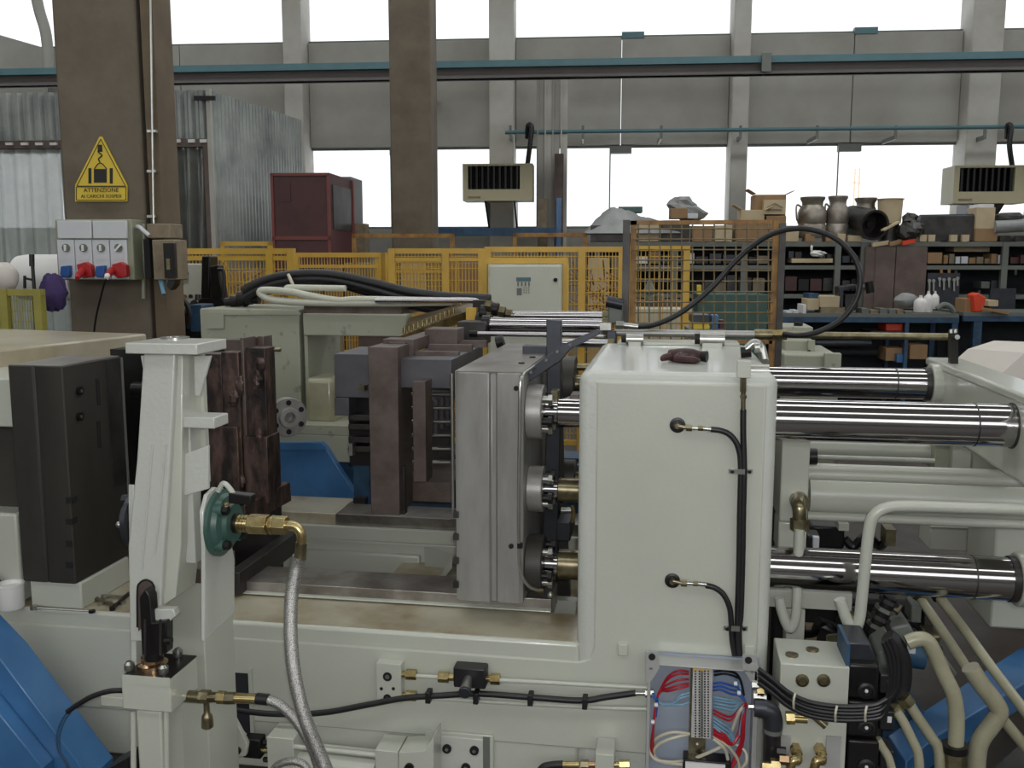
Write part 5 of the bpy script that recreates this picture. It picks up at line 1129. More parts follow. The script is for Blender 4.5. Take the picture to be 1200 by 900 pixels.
for i in range(14):
    rn = random.Random(i + 50); x = rn.uniform(246, 306); y = rn.uniform(420, 580)
    c = F(x, y, dY - .1); MB().ball(c, rn.uniform(.012, .024), n=8, sq=(1, .5, rn.uniform(1, 2.2)), rough=.5, seed=i).build('weld_lump', M['die'], t, smooth=False)
p = F(322, 410, dY); MB().cyl(p, F(329, 410, dY), .008, n=8).build('pin', M['nickel'], t)
c = F(157, 457, 3.55); MB().cyl(c, c + X_ * .09, .035, n=18).build('guide_pin', M['black_steel'], t)
t = thing('die_support_bar', 'dark steel support bars projecting under the die toward the rail', 'bar')
MB().bar(F(280, 604, 3.4), F(334, 575, 3.72), .06, .085).build('upper_arm', M['die'], t, bevel=.004)
p = F(262, 706, 3.2); q = F(343, 628, 3.9); MB().bar(F(274, 684, 3.22), F(343, 634, 3.75), .05, .09).build('lower_bar', M['dark_steel'], t, bevel=.003)
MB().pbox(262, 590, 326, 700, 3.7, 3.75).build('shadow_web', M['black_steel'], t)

# ================================================================== FOREGROUND LEFT: extractor arm with cylinder
AY = 2.45
t = thing('swing_extractor', 'thick grey painted pivoting arm with square top plate in the left foreground', 'arm')
MB().prism([F(x, y, AY) for x, y in ((168, 414), (205, 414), (199, 540), (192, 640), (188, 712), (186, 752), (152, 752), (150, 640), (160, 540))], (0, .028, 0)).build('front_plate', PR, t, bevel=.005, seg=3)
MB().prism([F(x, y, AY + .02) for x, y in ((176, 416), (214, 416), (212, 640), (206, 700), (188, 712), (170, 640))], (0, .12, 0)).build('core', P, t, bevel=.003)
a = F(146, 401, AY - .03); b = F(231, 416, AY - .03)
tpz = a.z - .002
MB().box(a.x, b.x, AY - .03, AY + .15, b.z, tpz).build('top_plate', PR, t, bevel=.003)
c = Z(205, 396.5, tpz); MB().lathe(c, Z_, [(.042, 0), (.042, .004), (.026, .004), (.024, .001)], n=26).build('top_bore', M['zinc'], t)
MB().prism([F(165, 417, AY + .05), F(170, 417, AY + .05), F(170, 445, AY + .05)], (0, .01, 0)).build('gusset', PR, t)
MB().pbox(224, 416, 240, 565, AY + .13, AY + .15).build('rear_web', P, t)
MB().pbox(212, 416, 224, 660, AY + .06, AY + .1).build('rib', PR, t, bevel=.003)
MB().prism([F(227, 417, AY + .07), F(247, 417, AY + .07), F(234, 464, AY + .07), F(228, 464, AY + .07)], (0, .012, 0)).build('gusset', PR, t, bevel=.002)
MB().pbox(213, 489, 251, 502, AY + .03, AY + .12).build('stop_tab', PR, t, bevel=.003)
MB().pprism([(211, 534), (244, 522), (244, 573), (213, 582)], AY + .04, AY + .052).build('side_plate', PR, t, bevel=.002)
MB().pprism([(161, 690), (164, 682), (171, 679), (178, 682), (181, 690), (180, 724), (162, 740)], AY - .004, AY).build('slot', M['mould'], t)
MB().tube([F(x, y, AY - .004) for x, y in ((161, 735), (161, 692), (164, 683), (171, 679.5), (178, 683), (181, 692), (180, 722))], .003, n=6, k=4).build('slot_rim', M['dark'], t)
MB().pprism([(174, 714), (203, 714), (206, 722), (196, 731), (184, 732), (176, 726)], AY - .03, AY).build('lug', PR, t, bevel=.003)
for pts in (((179, 520), (172, 600), (166, 668)), ((194, 520), (187, 600), (181, 650))):
    MB().tube([F(x, y, AY - .002) for x, y in pts], .0032, n=8).build('highlight_ridge', PR, t)  # thin ridges added to draw the two highlight lines on the arm
# clevis rod and collar
t = thing('lift_cylinder', 'grey upright hydraulic lift cylinder with copper coloured collar, bottom left', 'cylinder')
LY = 2.38
MB().pprism([(163, 700), (170, 690), (176, 700), (178, 730), (195, 728), (195, 766), (166, 768)], LY + .02, LY + .06).build('clevis', M['black_steel'], t, bevel=.004)
MB().cyl(F(180, 772, LY + .05), F(180, 745, LY + .05), rad(12, LY), n=24).build('rod', M['black_steel'], t)
for x in (170, 188): MB().cyl(F(x, 768, LY), F(x, 726, LY), .004, n=8).build('pin', M['dark_steel'], t)
MB().cyl(F(194, 751, LY), F(201, 751, LY), .011, n=12).build('side_screw', M['black_steel'], t)
zc = F(180, 795, LY + .06)
MB().lathe(F(180, 795, LY + .06), Z_, [(rad(26, LY), 0), (rad(24, LY), .012), (rad(20, LY), .016), (rad(20, LY), .05), (rad(15, LY), .055), (rad(15, LY), .07)], n=30).build('collar', M['copper'], t)
MB().lathe(F(181, 789, LY + .06), Z_, [(rad(16, LY), 0), (rad(16, LY), .03)], n=26).build('gland', M['copper'], t)
hz = F(170, 794, LY).z
MB().pbox(143, 794, 200, 833, LY, LY + .16).build('head_block', P, t, bevel=.003)
MB().pbox(144, 793, 199, 803, LY - .003, LY).build('head_lip', P, t)
c0 = F(145, 793, LY); 
MB().box(c0.x, F(199, 794, LY).x, LY + .002, LY + .158, hz, hz + .004).build('top_flange', M['black_steel'], t)
for x, y, d in ((152, 787, LY + .03), (192, 792, LY + .025), (209, 776, LY + .14), (168, 780, LY + .14)):
    c = F(x, y, d); MB().lathe(Vector((c.x, c.y, hz + .004)), Z_, [(.013, 0), (.015, .006), (.015, .02), (.008, .028)], n=14).build('bolt', M['zinc'], t)
MB().pbox(162, 833, 192, 960, LY + .02, LY + .14).build('barrel', P, t, bevel=.008)
for x in (156, 195): MB().cyl(F(x, 833, LY + .02), F(x + 1, 960, LY + .02), .0085, n=12).build('tie_rod', P, t)
for x in (200,): MB().cyl(F(211, 822, LY + .14), F(213, 960, LY + .14), .0085, n=12).build('tie_rod', P, t)
MB().pbox(118, 817, 144, 828, LY + .1, LY + .14).build('side_bar', P, t, bevel=.002)
t = thing('throttle_valve', 'olive plated tee throttle valve with ribbed knob on the lift cylinder', 'valve')
V = LY + .1
MB().cyl(F(209, 815, V), F(235, 817, V), rad(8, V), n=18).build('body', M['nickel'], t)
MB().cyl(F(209, 815, V), F(213, 815, V), rad(9.5, V), n=18).build('collar', M['nickel'], t)
MB().cyl(F(235, 816, V), F(246, 816.5, V), rad(9, V), n=6).build('hex_body', M['nickel'], t)
MB().cyl(F(246, 817, V), F(257, 817, V), rad(7, V), n=14).build('stem', M['nickel'], t); MB().cyl(F(255, 817, V), F(264, 817.5, V), rad(8.5, V), n=6).build('union_nut', M['brass'], t)
MB().cyl(F(264, 818, V), F(276, 818, V), rad(8, V), n=6).build('union_nut', M['nickel'], t); MB().cyl(F(276, 818, V), F(303, 819, V), rad(6.8, V), n=18).build('ferrule', M['brass'], t)
MB().lathe(F(242, 824, V), -Z_, [(.009, 0), (.009, .03), (.015, .038), (.017, .05), (.018, .074), (.014, .078)], n=20).build('knob', M['nickel'], t)
def hose(pts, rpx, Yd, m, lbl, nm='braided_hose', parts=None, cat='hose', group=None):
    Ys = Yd if isinstance(Yd, (list, tuple)) else [Yd] * len(pts)
    o = MB().tube([F(x, y, d) for (x, y), d in zip(pts, Ys)], rad(rpx, Ys[0]), n=16, k=8).build(nm, M[m]); return tag(o, lbl, cat, group)
t = thing('braided_hose', 'steel braided hose leaving the tee valve and crossing under the longer hose', 'hose', 'steel braided hoses')
MB().cyl(F(301, 818.5, V), F(315, 820, V), rad(7.5, V), n=16).build('crimp_sleeve', M['black'], t)
MB().tube([F(x, y, V) for x, y in ((314, 820), (328, 826), (343, 840), (357, 860), (368, 882), (378, 915))], rad(6.6, V), n=16, k=8).build('braid', M['braid'], t)
# post with bearing plate
PYY = 2.62
t = thing('pivot_post', 'grey box section post with upright bearing plate beside the arm', 'post')
MB().pbox(204, 683, 243, 960, PYY, PYY + .2).build('post_box', P, t, bevel=.004)
MB().pbox(204, 666, 243, 684, PYY - .002, PYY + .19).build('post_cap', M['mould'], t, bevel=.002)
MB().pbox(204, 683, 236, 696, PYY - .004, PYY).build('cap_edge', P, t)
XP = F(236.5, 700, AY).x; XQ = F(241, 700, AY).x
def yz(px, py, X): 
    v = onx(px, py, X); return v
outline = [onx(x, y, XQ) for x, y in ((240, 752), (240, 640), (238, 600), (243, 580), (252, 571), (262, 572), (266, 590), (272, 640), (275, 655), (275, 718))]
MB().prism(outline, (XP - XQ, 0, 0)).build('bearing_plate', PR, t, bevel=.002)
# left twin plate behind the arm
XL = F(158, 640, AY + .04).x
MB().prism([onx(x, y, XL) for x, y in ((160, 780), (158, 660), (157, 600), (157, 568))] + [onx(157, 568, XL) + Vector((0, .15, -.05)), onx(160, 780, XL) + Vector((0, .15, 0))], (-.018, 0, 0)).build('bearing_plate', PR, t, bevel=.002)
t = thing('green_bearing', 'green cast flange bearing with bolts on the right of the arm pivot', 'bearing')
bc = onx(257, 612, XQ + .002)
MB().lathe(bc, X_, [(.1, 0), (.1, .012), (.088, .016), (.082, .03), (.06, .036), (.058, .05), (.03, .05)], n=34).build('flange', M['teal'], t)
for k in range(4):
    an = math.pi / 4 + k * math.pi / 2; c = bc + Vector((.012, math.cos(an) * .074, math.sin(an) * .074))
    MB().cyl(c, c + X_ * .028, .018, n=14).build('boss', M['teal'], t); MB().cyl(c + X_ * .028, c + X_ * .045, .014, n=6).build('bolt', M['black_steel'], t)
MB().tube([bc + Vector((.01, -.02, .1)), bc + Vector((.03, -.02, .125)), bc + Vector((.055, -.02, .1)), bc + Vector((.06, -.02, .08))], .008, n=8).build('lifting_eye', P, t)
MB().bar(bc + Vector((.05, -.02, .085)), bc + Vector((.12, -.02, .08)), .035, .03).build('switch_body', M['black_steel'], t, bevel=.003)
MB().cyl(bc + Vector((.04, -.03, .07)), bc + Vector((.04, -.03, .055)), .01, n=8).build('brass_nipple', M['brass'], t)
t = thing('left_bearing', 'blue grey flange bearing half hidden behind the left side of the arm', 'bearing')
lc = onx(157, 612, XL - .02) - Vector((.0, 0, 0)); lc.y += .03
MB().lathe(lc, -X_, [(.085, 0), (.085, .014), (.06, .02), (.056, .035)], n=30).build('flange', M['gunmetal'], t)
for dz in (.062, -.062): MB().cyl(lc + Vector((0, 0, dz)), lc + Vector((-.05, 0, dz)), .015, n=6).build('bolt', M['gunmetal'], t)
c = lc + Vector((-.03, -.06, 0)); MB().ball(c, .01, n=10).build('nipple', M['zinc'], t)
t = thing('rotary_joint', 'brass coloured rotary joint with hex nuts and elbow at the arm pivot', 'fitting')
jy = bc.y - .0; jz = bc.z
def jx(px): 
    d = ray(px, 610); s = jy / d.y; return d.x * s
def jc(x0, x1, r0, nm, m, n=24, r1=None): return MB().cyl((jx(x0), jy, jz), (jx(x1), jy, jz), r0, r1, n=n).build(nm, M[m], t, bevel=.0015)
jc(258, 268, .034, 'dark_collar', 'black_steel'); jc(262, 276, .022, 'shaft', 'chrome'); jc(274, 279, .03, 'dark_collar', 'black_steel')
for i in range(3): jc(279 + 4 * i, 282 + 4 * i, .026, 'ring', 'brass'); 
jc(278, 292, .0235, 'neck', 'brass'); jc(292, 314, .031, 'hex_body', 'brass', 6); jc(314, 318, .02, 'neck', 'brass'); jc(317, 321, .03, 'lock_nut', 'brass', 6); jc(321, 336, .029, 'union_nut', 'brass', 6)
ez = jz
MB().tube([(jx(334), jy, jz), (jx(344), jy, jz), (jx(350), jy, jz - .012), (jx(352.5), jy, jz - .03), (jx(352.5), jy, jz - .055)], .0145, n=16).build('elbow', M['brass'], t)
MB().tube([(jx(352.5), jy, jz - .05), (jx(350), jy, jz - .1)], [.0165, .0185], n=16, sm=False).build('ferrule', M['nickel'], t)
t = thing('braided_hose', 'long thick steel braided hose curving down from the brass elbow', 'hose', 'steel braided hoses')
MB().tube([F(x, y, d) for x, y, d in ((350.5, 652, jy), (347, 668, jy), (341.5, 700, jy - .02), (341, 750, jy - .08), (346, 795, jy - .12), (357, 840, jy - .14), (373, 880, jy - .14), (392, 925, jy - .14))], rad(8.6, jy), n=18, k=8).build('braid', M['braid'], t)
t = thing('braided_hose', 'short steel braided hose arc along the bottom edge', 'hose', 'steel braided hoses')
MB().tube([F(x, y, 2.7) for x, y in ((310, 925), (322, 900), (340, 892), (358, 898), (370, 925))], rad(5, 2.7), n=14, k=8).build('braid', M['braid'], t)
# small hoses at left
t = thing('sheathed_cable', 'black sheathed cable with blue wires hanging left of the lift cylinder', 'cable')
MB().tube([F(x, y, 2.42) for x, y in ((145, 809), (128, 810), (108, 816), (92, 825), (79, 834))], rad(3.6, 2.42), n=12).build('sheath', M['black'], t)
for s in (0, 1): MB().tube([F(x + 3 * s, y + s, 2.42) for x, y in ((80, 834), (73, 843), (67, 860), (68, 880), (77, 895), (84, 915))], .0028, n=7).build('wire', M['blue_dark'], t)
tag(MB().pprism([(120, 905), (150, 888), (153, 960), (110, 960)], 2.6, 2.7).build('dark_block', M['black']), 'dark object edge at the bottom left of the lift cylinder', 'block')
# blue beam at lower left
t = thing('blue_brace', 'blue painted diagonal brace plate in the bottom left corner', 'brace')
MB().pprism([(-40, 730), (0, 772), (105, 912), (105, 1000), (-40, 1000)], 2.72, 2.86).build('brace_plate', M['blue'], t, bevel=.004)
MB().pprism([(-40, 790), (0, 838), (50, 900), (50, 1000), (-40, 1000)], 2.66, 2.72).build('front_rib', M['blue'], t, bevel=.004)

# things lying on the left ledge
lz = ledge_z + .002
t = thing('grease_pot', 'white plastic pot standing on the ledge at the left edge', 'pot')
c = Z(14, 712, lz); MB().lathe(c, Z_, [(.042, 0), (.045, .005), (.046, .085), (.049, .087), (.049, .094), (.04, .094), (.038, .08)], n=26).build('pot_body', M['white'], t)
tag(MB().ball(Z(2, 704, lz) + Vector((-.005, -.05, .06)), .05, n=14, sq=(.9, .7, 1.25), rough=.18, seed=12).ball(Z(-4, 700, lz) + Vector((-.01, -.05, .11)), .035, n=12, sq=(.9, .7, 1), rough=.18, seed=13).build('dark_glove', M['purple']), 'dark purple glove draped over the white pot at the left edge', 'glove')
t = thing('box_spanner', 'long spanner with round head lying on the front ledge', 'spanner')
p = Z(40, 714, lz); q = Z(108, 718, lz); MB().cyl(p + Z_ * .006, q + Z_ * .006, .0045, n=8).build('shank', M['zinc'], t); MB().cyl(p, p + Z_ * .014, .014, n=14).build('head', M['zinc'], t); MB().cyl(q, q + Z_ * .01, .012, n=6).build('end', M['black_steel'], t)
for i, (x0, y0, x1, y1, m) in enumerate(((98, 711, 124, 695, 'black_steel'), (132, 715, 152, 697, 'black_steel'), (116, 700, 146, 702, 'zinc'), (112, 704, 135, 712, 'nickel'))):
    p = Z(x0, y0, lz) + Z_ * .008; q = Z(x1, y1, lz) + Z_ * .008
    tag(MB().bar(p, q, .012, .008).cyl(p - Z_ * .008, p + Z_ * .006, .011, n=6).build('hand_tool', M[m]), ['black bar beside the platen foot on the ledge', 'black handled tool next to the arm on the ledge', 'bright thin tool lying behind the nuts on the ledge', 'dull spanner among the nuts on the ledge'][i], 'tool')
for i, (x, y) in enumerate(((128, 707), (123, 702), (144, 708), (134, 711), (118, 709))):
    c = Z(x, y, lz); tag(MB().lathe(c, Z_, [(.006, 0), (.011, 0), (.011, .009), (.006, .009)], n=6).build('hex_nut', M['zinc']), 'loose hex nut on the ledge, ' + ['brightest by the bright tool', 'farthest back of the five', 'rightmost, nearest the arm', 'front one next to the dull spanner', 'leftmost of the five'][i], 'nut', 'loose nuts on the ledge')

# ================================================================== BED FRONT FITTINGS
BFY = FY - .03
t = thing('port_block', 'small grey drilled manifold block with plated nuts on the bed front', 'manifold')
MB().pbox(441, 778, 470, 824, FY - .05, FY - .007).build('block', P, t, bevel=.002)
for x, y, r_ in ((454, 793, .016), (447, 807, .006), (461, 807, .006), (454, 818, .014)):
    c = F(x, y, FY - .05); MB().lathe(c, -Y_, [(r_, 0), (r_, .002), (r_ * .6, .001)], n=18).build('port', M['dark'], t)
    if r_ > .01: MB().cyl(c, c - Y_ * .003, r_ * .5, n=10).build('plug', M['zinc'], t)
pipeY = FY - .035
for y, x1 in ((790, 522), (815, 0)):
    MB().cyl(F(470, y, pipeY), F(476, y, pipeY), .012, n=14).build('stem', M['brass'], t); MB().cyl(F(476, y, pipeY), F(488, y + .5, pipeY), .018, n=6).build('union_nut', M['brass'], t)
t = thing('steel_line', 'thin white painted line from the port block past the black tee valve', 'pipe')
MB().tube([F(x, y, pipeY) for x, y in ((487, 792), (520, 794))], .0075, n=10, sm=False).build('tube', P, t)
MB().tube([F(x, y, pipeY) for x, y in ((584, 797), (680, 802), (760, 806))], .0075, n=10, sm=False).build('tube', P, t)
t = thing('steel_line', 'lower thin white painted line running to the junction box', 'pipe')
MB().tube([F(x, y, pipeY) for x, y in ((487, 817), (600, 824), (700, 829), (762, 831))], .0078, n=10, sm=False).build('tube', P, t)
t = thing('tee_valve', 'black tee flow valve with round knob on the thin line', 'valve')
MB().pbox(531, 783, 569, 807, FY - .07, FY - .015).build('valve_body', M['black'], t, bevel=.006)
for x0, x1, n_, r_ in ((514, 526, 6, .019), (526, 532, 14, .012), (569, 575, 14, .012), (575, 586, 6, .019)): MB().cyl(F(x0, 793 + (x0 - 514) * .04, pipeY), F(x1, 793 + (x1 - 514) * .04, pipeY), r_, n=n_).build('union_nut', M['brass'], t)
p = F(549, 794, FY - .06); q = F(545, 810, FY - .13); MB().cyl(p, q, .014, .02, n=20).build('knob_stem', M['zinc'], t); MB().cyl(q, q + (q - p).normalized() * .012, .021, n=22).build('knob', M['gunmetal'], t, bevel=.003)
t = thing('black_cable', 'black cable sagging along the bed front to the junction box', 'cable')
MB().tube([F(x, y, FY - .06) for x, y in ((255, 828), (290, 834), (330, 837), (380, 835), (430, 826), (475, 818), (520, 815), (560, 813), (620, 817), (680, 821), (710, 817), (745, 812))], rad(3.9, 2.94), n=12).build('sheath', M['black'], t)
for x, y in ((501, 818), (557, 819), (621, 821), (685, 825)): MB().pbox(x - 3, y - 6, x + 3, y + 7, FY - .08, FY - .04).build('clip', M['black'], t, bevel=.002)
MB().cyl(F(743, 812.5, FY - .06), F(757, 812.5, FY - .06), .0075, n=12).build('ferrule', M['zinc'], t); MB().cyl(F(756, 812.5, FY - .06), F(766, 812.5, FY - .06), .0135, n=6).build('gland', M['zinc'], t)
# low horizontal cylinder with clevis
t = thing('core_cylinder', 'grey tie rod hydraulic cylinder lying along the bottom edge with a black clevis', 'cylinder')
HY = 2.86
MB().pbox(314, 865, 345, 960, HY, HY + .11).build('head_block', P, t, bevel=.003); MB().pbox(440, 880, 467, 960, HY, HY + .11).build('end_block', P, t, bevel=.003)
MB().cyl(F(345, 894, HY + .05), F(441, 905, HY + .05), rad(16, HY), n=26).build('barrel', P, t)
for y in (869, 873, 908): MB().cyl(F(345, y + 2, HY + (.01 if y != 869 else .09)), F(441, y + 12, HY + (.01 if y != 869 else .09)), .009, n=10).build('tie_rod', P, t)
for x, y in ((318, 863), (341, 863), (452, 875)): MB().lathe(F(x, y + 2, HY + .05), Z_, [(.011, 0), (.009, .012), (.004, .018)], n=10).build('screw', M['black_steel'], t)
MB().pbox(284, 867, 305, 889, HY + .03, HY + .08).build('clevis', M['black_steel'], t, bevel=.004); MB().cyl(F(303, 879, HY + .05), F(315, 879, HY + .05), .01, n=12).build('rod', M['brass'], t)
for y in (870, 890): MB().cyl(F(309, y, HY + .05), F(315, y, HY + .05), .009, n=6).build('nut', M['black_steel'], t)
MB().pprism([(267, 835), (270, 834), (290, 872), (288, 886), (277, 889), (268, 884)], HY + .01, HY + .03).build('lever_plate', P, t, bevel=.003)
c = F(279, 879, HY + .01); MB().cyl(c, c - Y_ * .01, .013, n=12).build('pivot_pin', M['black_steel'], t)
t = thing('mount_bracket', 'grey mounting plate with black screw heads beside the low cylinder', 'bracket')
MB().pprism([(467, 882), (497, 880), (508, 864), (508, 960), (467, 960)], HY - .01, HY + .1).build('plate', P, t, bevel=.003)
c = F(480, 899, HY - .01); MB().lathe(c, -Y_, [(.016, 0), (.016, .01), (.007, .01), (.007, .004)], n=18).build('screw', M['black_steel'], t)
t = thing('bottom_hose', 'black hose with plated fittings at the bottom middle edge', 'hose')
MB().tube([F(x, y, 2.9) for x, y in ((622, 925), (634, 902), (645, 897), (660, 896))], rad(5, 2.9), n=12).build('sheath', M['black'], t)
MB().cyl(F(658, 896, 2.9), F(679, 896, 2.9), .0115, n=14).build('ferrule', M['brass'], t); MB().cyl(F(681, 896, 2.9), F(690, 896, 2.9), .016, n=6).build('union_nut', M['nickel'], t); MB().cyl(F(690, 896, 2.9), F(698, 896, 2.9), .011, n=10).build('stem', M['copper'], t)
t = thing('bottom_block', 'small grey block with plated nut at the bottom edge left of the junction box', 'block')
MB().pbox(697, 884, 719, 960, FY - .12, FY - .01).build('block', P, t, bevel=.003); MB().cyl(F(720, 896, 2.9), F(726, 896, 2.9), .01, n=10).build('stem', M['brass'], t); MB().cyl(F(726, 896, 2.9), F(738, 896, 2.9), .016, n=6).build('union_nut', M['brass'], t)

# ---- junction box
JY = FY - .1
t = thing('junction_box', 'open grey junction box with terminal strip and coloured wires on the bed', 'junction box')
MB().pbox(757, 768, 887, 960, FY - .02, FY - .008).build('back_plate', M['boxgrey'], t)
_z = F(820, 767, FY).z; MB().box(F(757, 790, JY).x, F(887, 790, JY).x, JY, FY - .008, _z - .004, _z).build('top_rim', M['boxrim'], t, bevel=.001)
MB().pbox(757, 784, 761, 960, JY, FY - .01).build('side_wall', M['boxrim'], t, bevel=.002); MB().pbox(881, 786, 887, 960, JY, FY - .01).build('side_wall', M['boxrim'], t, bevel=.002)
MB().pprism([(757, 764), (771, 764), (773, 783), (762, 800), (757, 800)], JY - .002, JY + .004).build('corner_plate', M['boxrim'], t); MB().pprism([(887, 767), (870, 767), (871, 785), (882, 803), (887, 803)], JY, JY + .004).build('corner_plate', M['boxrim'], t)
for x, y in ((764, 769.5), (877, 773.5)):
    c = F(x, y, JY - .002); MB().cyl(c, c - Y_ * .004, .011, n=16).build('screw_hole', M['dark'], t)
for x, y in ((763, 783), (881, 787)): c = F(x, y, JY - .001); MB().cyl(c, c - Y_ * .003, .005, n=10).build('rivet', M['zinc'], t)
MB().pbox(808, 780, 828, 886, FY - .05, FY - .02).build('mounting_rail', M['nickel'], t)
ts = MB().pbox(811, 783, 834, 865, FY - .085, FY - .05).build('terminal_strip', M['terminal'], t)
mb = MB(); mc = MB()
for i in range(26):
    y = 786 + 3.05 * i
    for x in (815, 819.5, 826, 830): mb.pbox(x - .9, y, x + .9, y + 1.7, FY - .0865, FY - .085)
    mc.pbox(821, y, 824, y + 2.2, FY - .09, FY - .085)
mb.build('screw_hole', M['dark'], ts, kind='stuff', smooth=False); mc.build('marker', M['rack'], ts, kind='stuff', smooth=False)
for x in (815, 822, 829): MB().pbox(x - 2, 783, x + 2, 786, FY - .092, FY - .085).build('yellow_marker', M['yellow'], ts)
c = F(817, 871.5, FY - .052); MB().cyl(c, c - Y_ * .003, .004, n=10).build('screw', M['white'], t)
WY = FY - .07
def wr(pts, m, r_=.0036, d=0): MB().tube([F(x, y, WY - .012 * math.sin(1.5 * i) + d) for i, (x, y) in enumerate(pts)], r_, n=7).build('wire', M[m], t)
for i, (y0) in enumerate((787, 790, 796, 801, 804)): wr([(807, y0), (795, y0 - 1 + i), (783, y0 + 6), (775, 806 + i), (769, 822), (766, 850), (763 + .6 * i, 875), (766, 885)], 'wire_red', d=.003 * i)
for i, y0 in enumerate((812, 815, 823)): wr([(808, y0), (798, y0 + 3), (788, 824 + i), (776, 824 + i), (768, 820), (764, 814)], 'wire_pale')
wr([(765, 813), (768, 818), (770, 821), (768, 840)], 'wire_blue', .005)
for i, y0 in enumerate((801, 805, 809)): wr([(836, y0), (845, y0 - 1), (856, y0 + 2 + i), (866, y0 + 6), (873, 822)], 'wire_blue')
for i, y0 in enumerate((817, 820, 824, 828)): wr([(836, y0), (847, y0 + 2), (860, y0 + 4), (868, 823)], 'wire_pale')
for i, y0 in enumerate((832, 836)): wr([(836, y0), (846, y0 + 5), (856, y0 + 8), (864, 834), (872, 825)], 'wire_red')
for i, y0 in enumerate((841, 845, 849, 852)): wr([(836, y0), (846, y0 + 7), (855, y0 + 13 + i), (864, 870), (868, 850), (872, 828)], 'wire_pale')
for i, y0 in enumerate((853, 857, 861)): wr([(836, y0), (848, y0 + 7), (858, 872), (866 + i, 858), (869 + i, 840), (874, 826)], 'wire_red', .005)
for i in range(3): wr([(874, 823), (870 + i, 850), (869 + i, 868), (862 + 2 * i, 885), (855, 905)], 'wire_red', .0045)
for i, y0 in enumerate((787, 791)): wr([(837, y0), (850, y0 - 1), (862, y0 + 2), (868, 798), (872, 815)], 'black', .004)
wr([(838, 794), (850, 791), (860, 794), (866, 801), (868, 808)], 'wire_pale', .003)
wr([(874, 826), (867, 833), (862, 845), (856, 860), (852, 868)], 'wire_cream', .0055)
for pts in ([(808, 860), (790, 858), (775, 862), (764, 870), (761, 880), (768, 890), (785, 893), (800, 892)], [(808, 860), (785, 866), (770, 874), (766, 884), (776, 893), (800, 896)], [(836, 862), (848, 870), (858, 880), (866, 895), (866, 920)], [(836, 866), (846, 874), (852, 885), (856, 915)], [(816, 888), (835, 880), (850, 873), (862, 872), (873, 880), (875, 892), (868, 902)]): wr(pts, 'wire_cream', .0055)
MB().pbox(800, 892, 856, 960, JY + .01, FY - .03).build('din_module', M['black_steel'], t, bevel=.003); MB().pbox(803, 895, 850, 905, JY + .004, JY + .01).build('module_label', M['white'], t)
for i, (x, y) in enumerate(((777, 807 - 1), )): pass
for (x, y) in ((769, 826), (765, 846), (862, 801), (866, 812)): MB().cyl(F(x - 2, y, WY - .015), F(x + 2, y, WY - .015), .007, n=8).build('cable_tie', M['white'], t)

# ================================================================== RIGHT: manifold, valves, hoses, pipes
t = thing('white_manifold', 'grey white manifold block with hex plugs right of the junction box', 'manifold')
NY = 2.85
a = F(915, 777, NY); b = F(988, 940, NY)
MB().box(a.x, b.x, NY, NY + .2, b.z, a.z).build('block', P, t, bevel=.004)
for x, y in ((940, 797), (965, 797)):
    c = F(x, y, NY); MB().lathe(c, -Y_, [(.02, 0), (.02, .006), (.012, .008), (.01, .003)], n=20).build('plug', M['nickel'], t)
for x, y in ((928, 768), (952, 762)):
    c = Z(x, y, a.z); MB().lathe(c, Z_, [(.02, 0), (.02, .005), (.01, .006)], n=20).build('plug', M['nickel'], t)
for x in (932, 960):
    c = F(x, 876, NY); MB().cyl(c, c - Y_ * .04, .018, n=6).build('nut', M['brass'], t); MB().tube([c - Y_ * .03, c - Y_ * .06 - Z_ * .01, F(x - 3, 892, NY - .07), F(x - 8, 910, NY - .07)], .014, n=12).build('elbow', M['brass'], t)
MB().pbox(912, 863, 926, 885, NY - .01, NY).build('foot_plate', M['boxrim'], t); MB().pbox(968, 864, 985, 900, NY - .01, NY).build('foot_plate', M['boxrim'], t)
for x, y in ((926, 841),): MB().cyl(F(921, y, NY - .03), F(931, y, NY - .03), .02, n=6).build('union_nut', M['brass'], t); MB().cyl(F(931, y + 1, NY - .03), F(946, y + 2, NY - .03), .013, n=12).build('ferrule', M['brass'], t)
MB().cyl(F(953, 838, NY - .02), F(968, 851, NY - .03), .012, n=12).build('ferrule', M['nickel'], t)
t = thing('valve_stack', 'stack of black solenoid valves right of the white manifold', 'valve')
VY = 2.92
bp_ = MB().pbox(988, 755, 992, 940, VY - .06, VY + .1).build('blue_seal', M['blue_dark'], t)
a = F(992, 790, VY)
MB().pprism([(990, 752), (1020, 754), (1030, 778), (994, 778)], VY, VY + .15).build('top_cover', M['gunmetal'], t, bevel=.006)
for i, y in enumerate((779, 822, 868)):
    v = MB().pbox(992, y, 1030, y + (40 if i != 1 else 42), VY - .04, VY + .15).build('solenoid_valve', M['black_steel'], t, bevel=.008)
    c = F(1015, y + 30, VY - .04); MB().lathe(c, -Y_, [(.026, 0), (.026, .006), (.018, .009), (.017, .004)], n=22).build('cap_ring', M['black'], v); MB().ball(c - Y_ * .006, .006, n=8).build('bright_pin', M['white'], v)
    s = MB().pbox(1031, y + 12, 1048, y + 34, VY - .02, VY + .06).build('connector', M['black'], t, bevel=.004); MB().pbox(1040, y + 18, 1045, y + 25, VY - .022, VY - .02).build('label_plate', M['plastic_grey'], s)
t = thing('cable_bundle', 'bundle of black cables with pale ties leading from junction box to valves', 'cable')
bp = [(889, 792), (905, 804), (925, 820), (950, 831), (985, 836), (1020, 835), (1036, 829), (1046, 812), (1049, 788), (1047, 768), (1040, 750)]
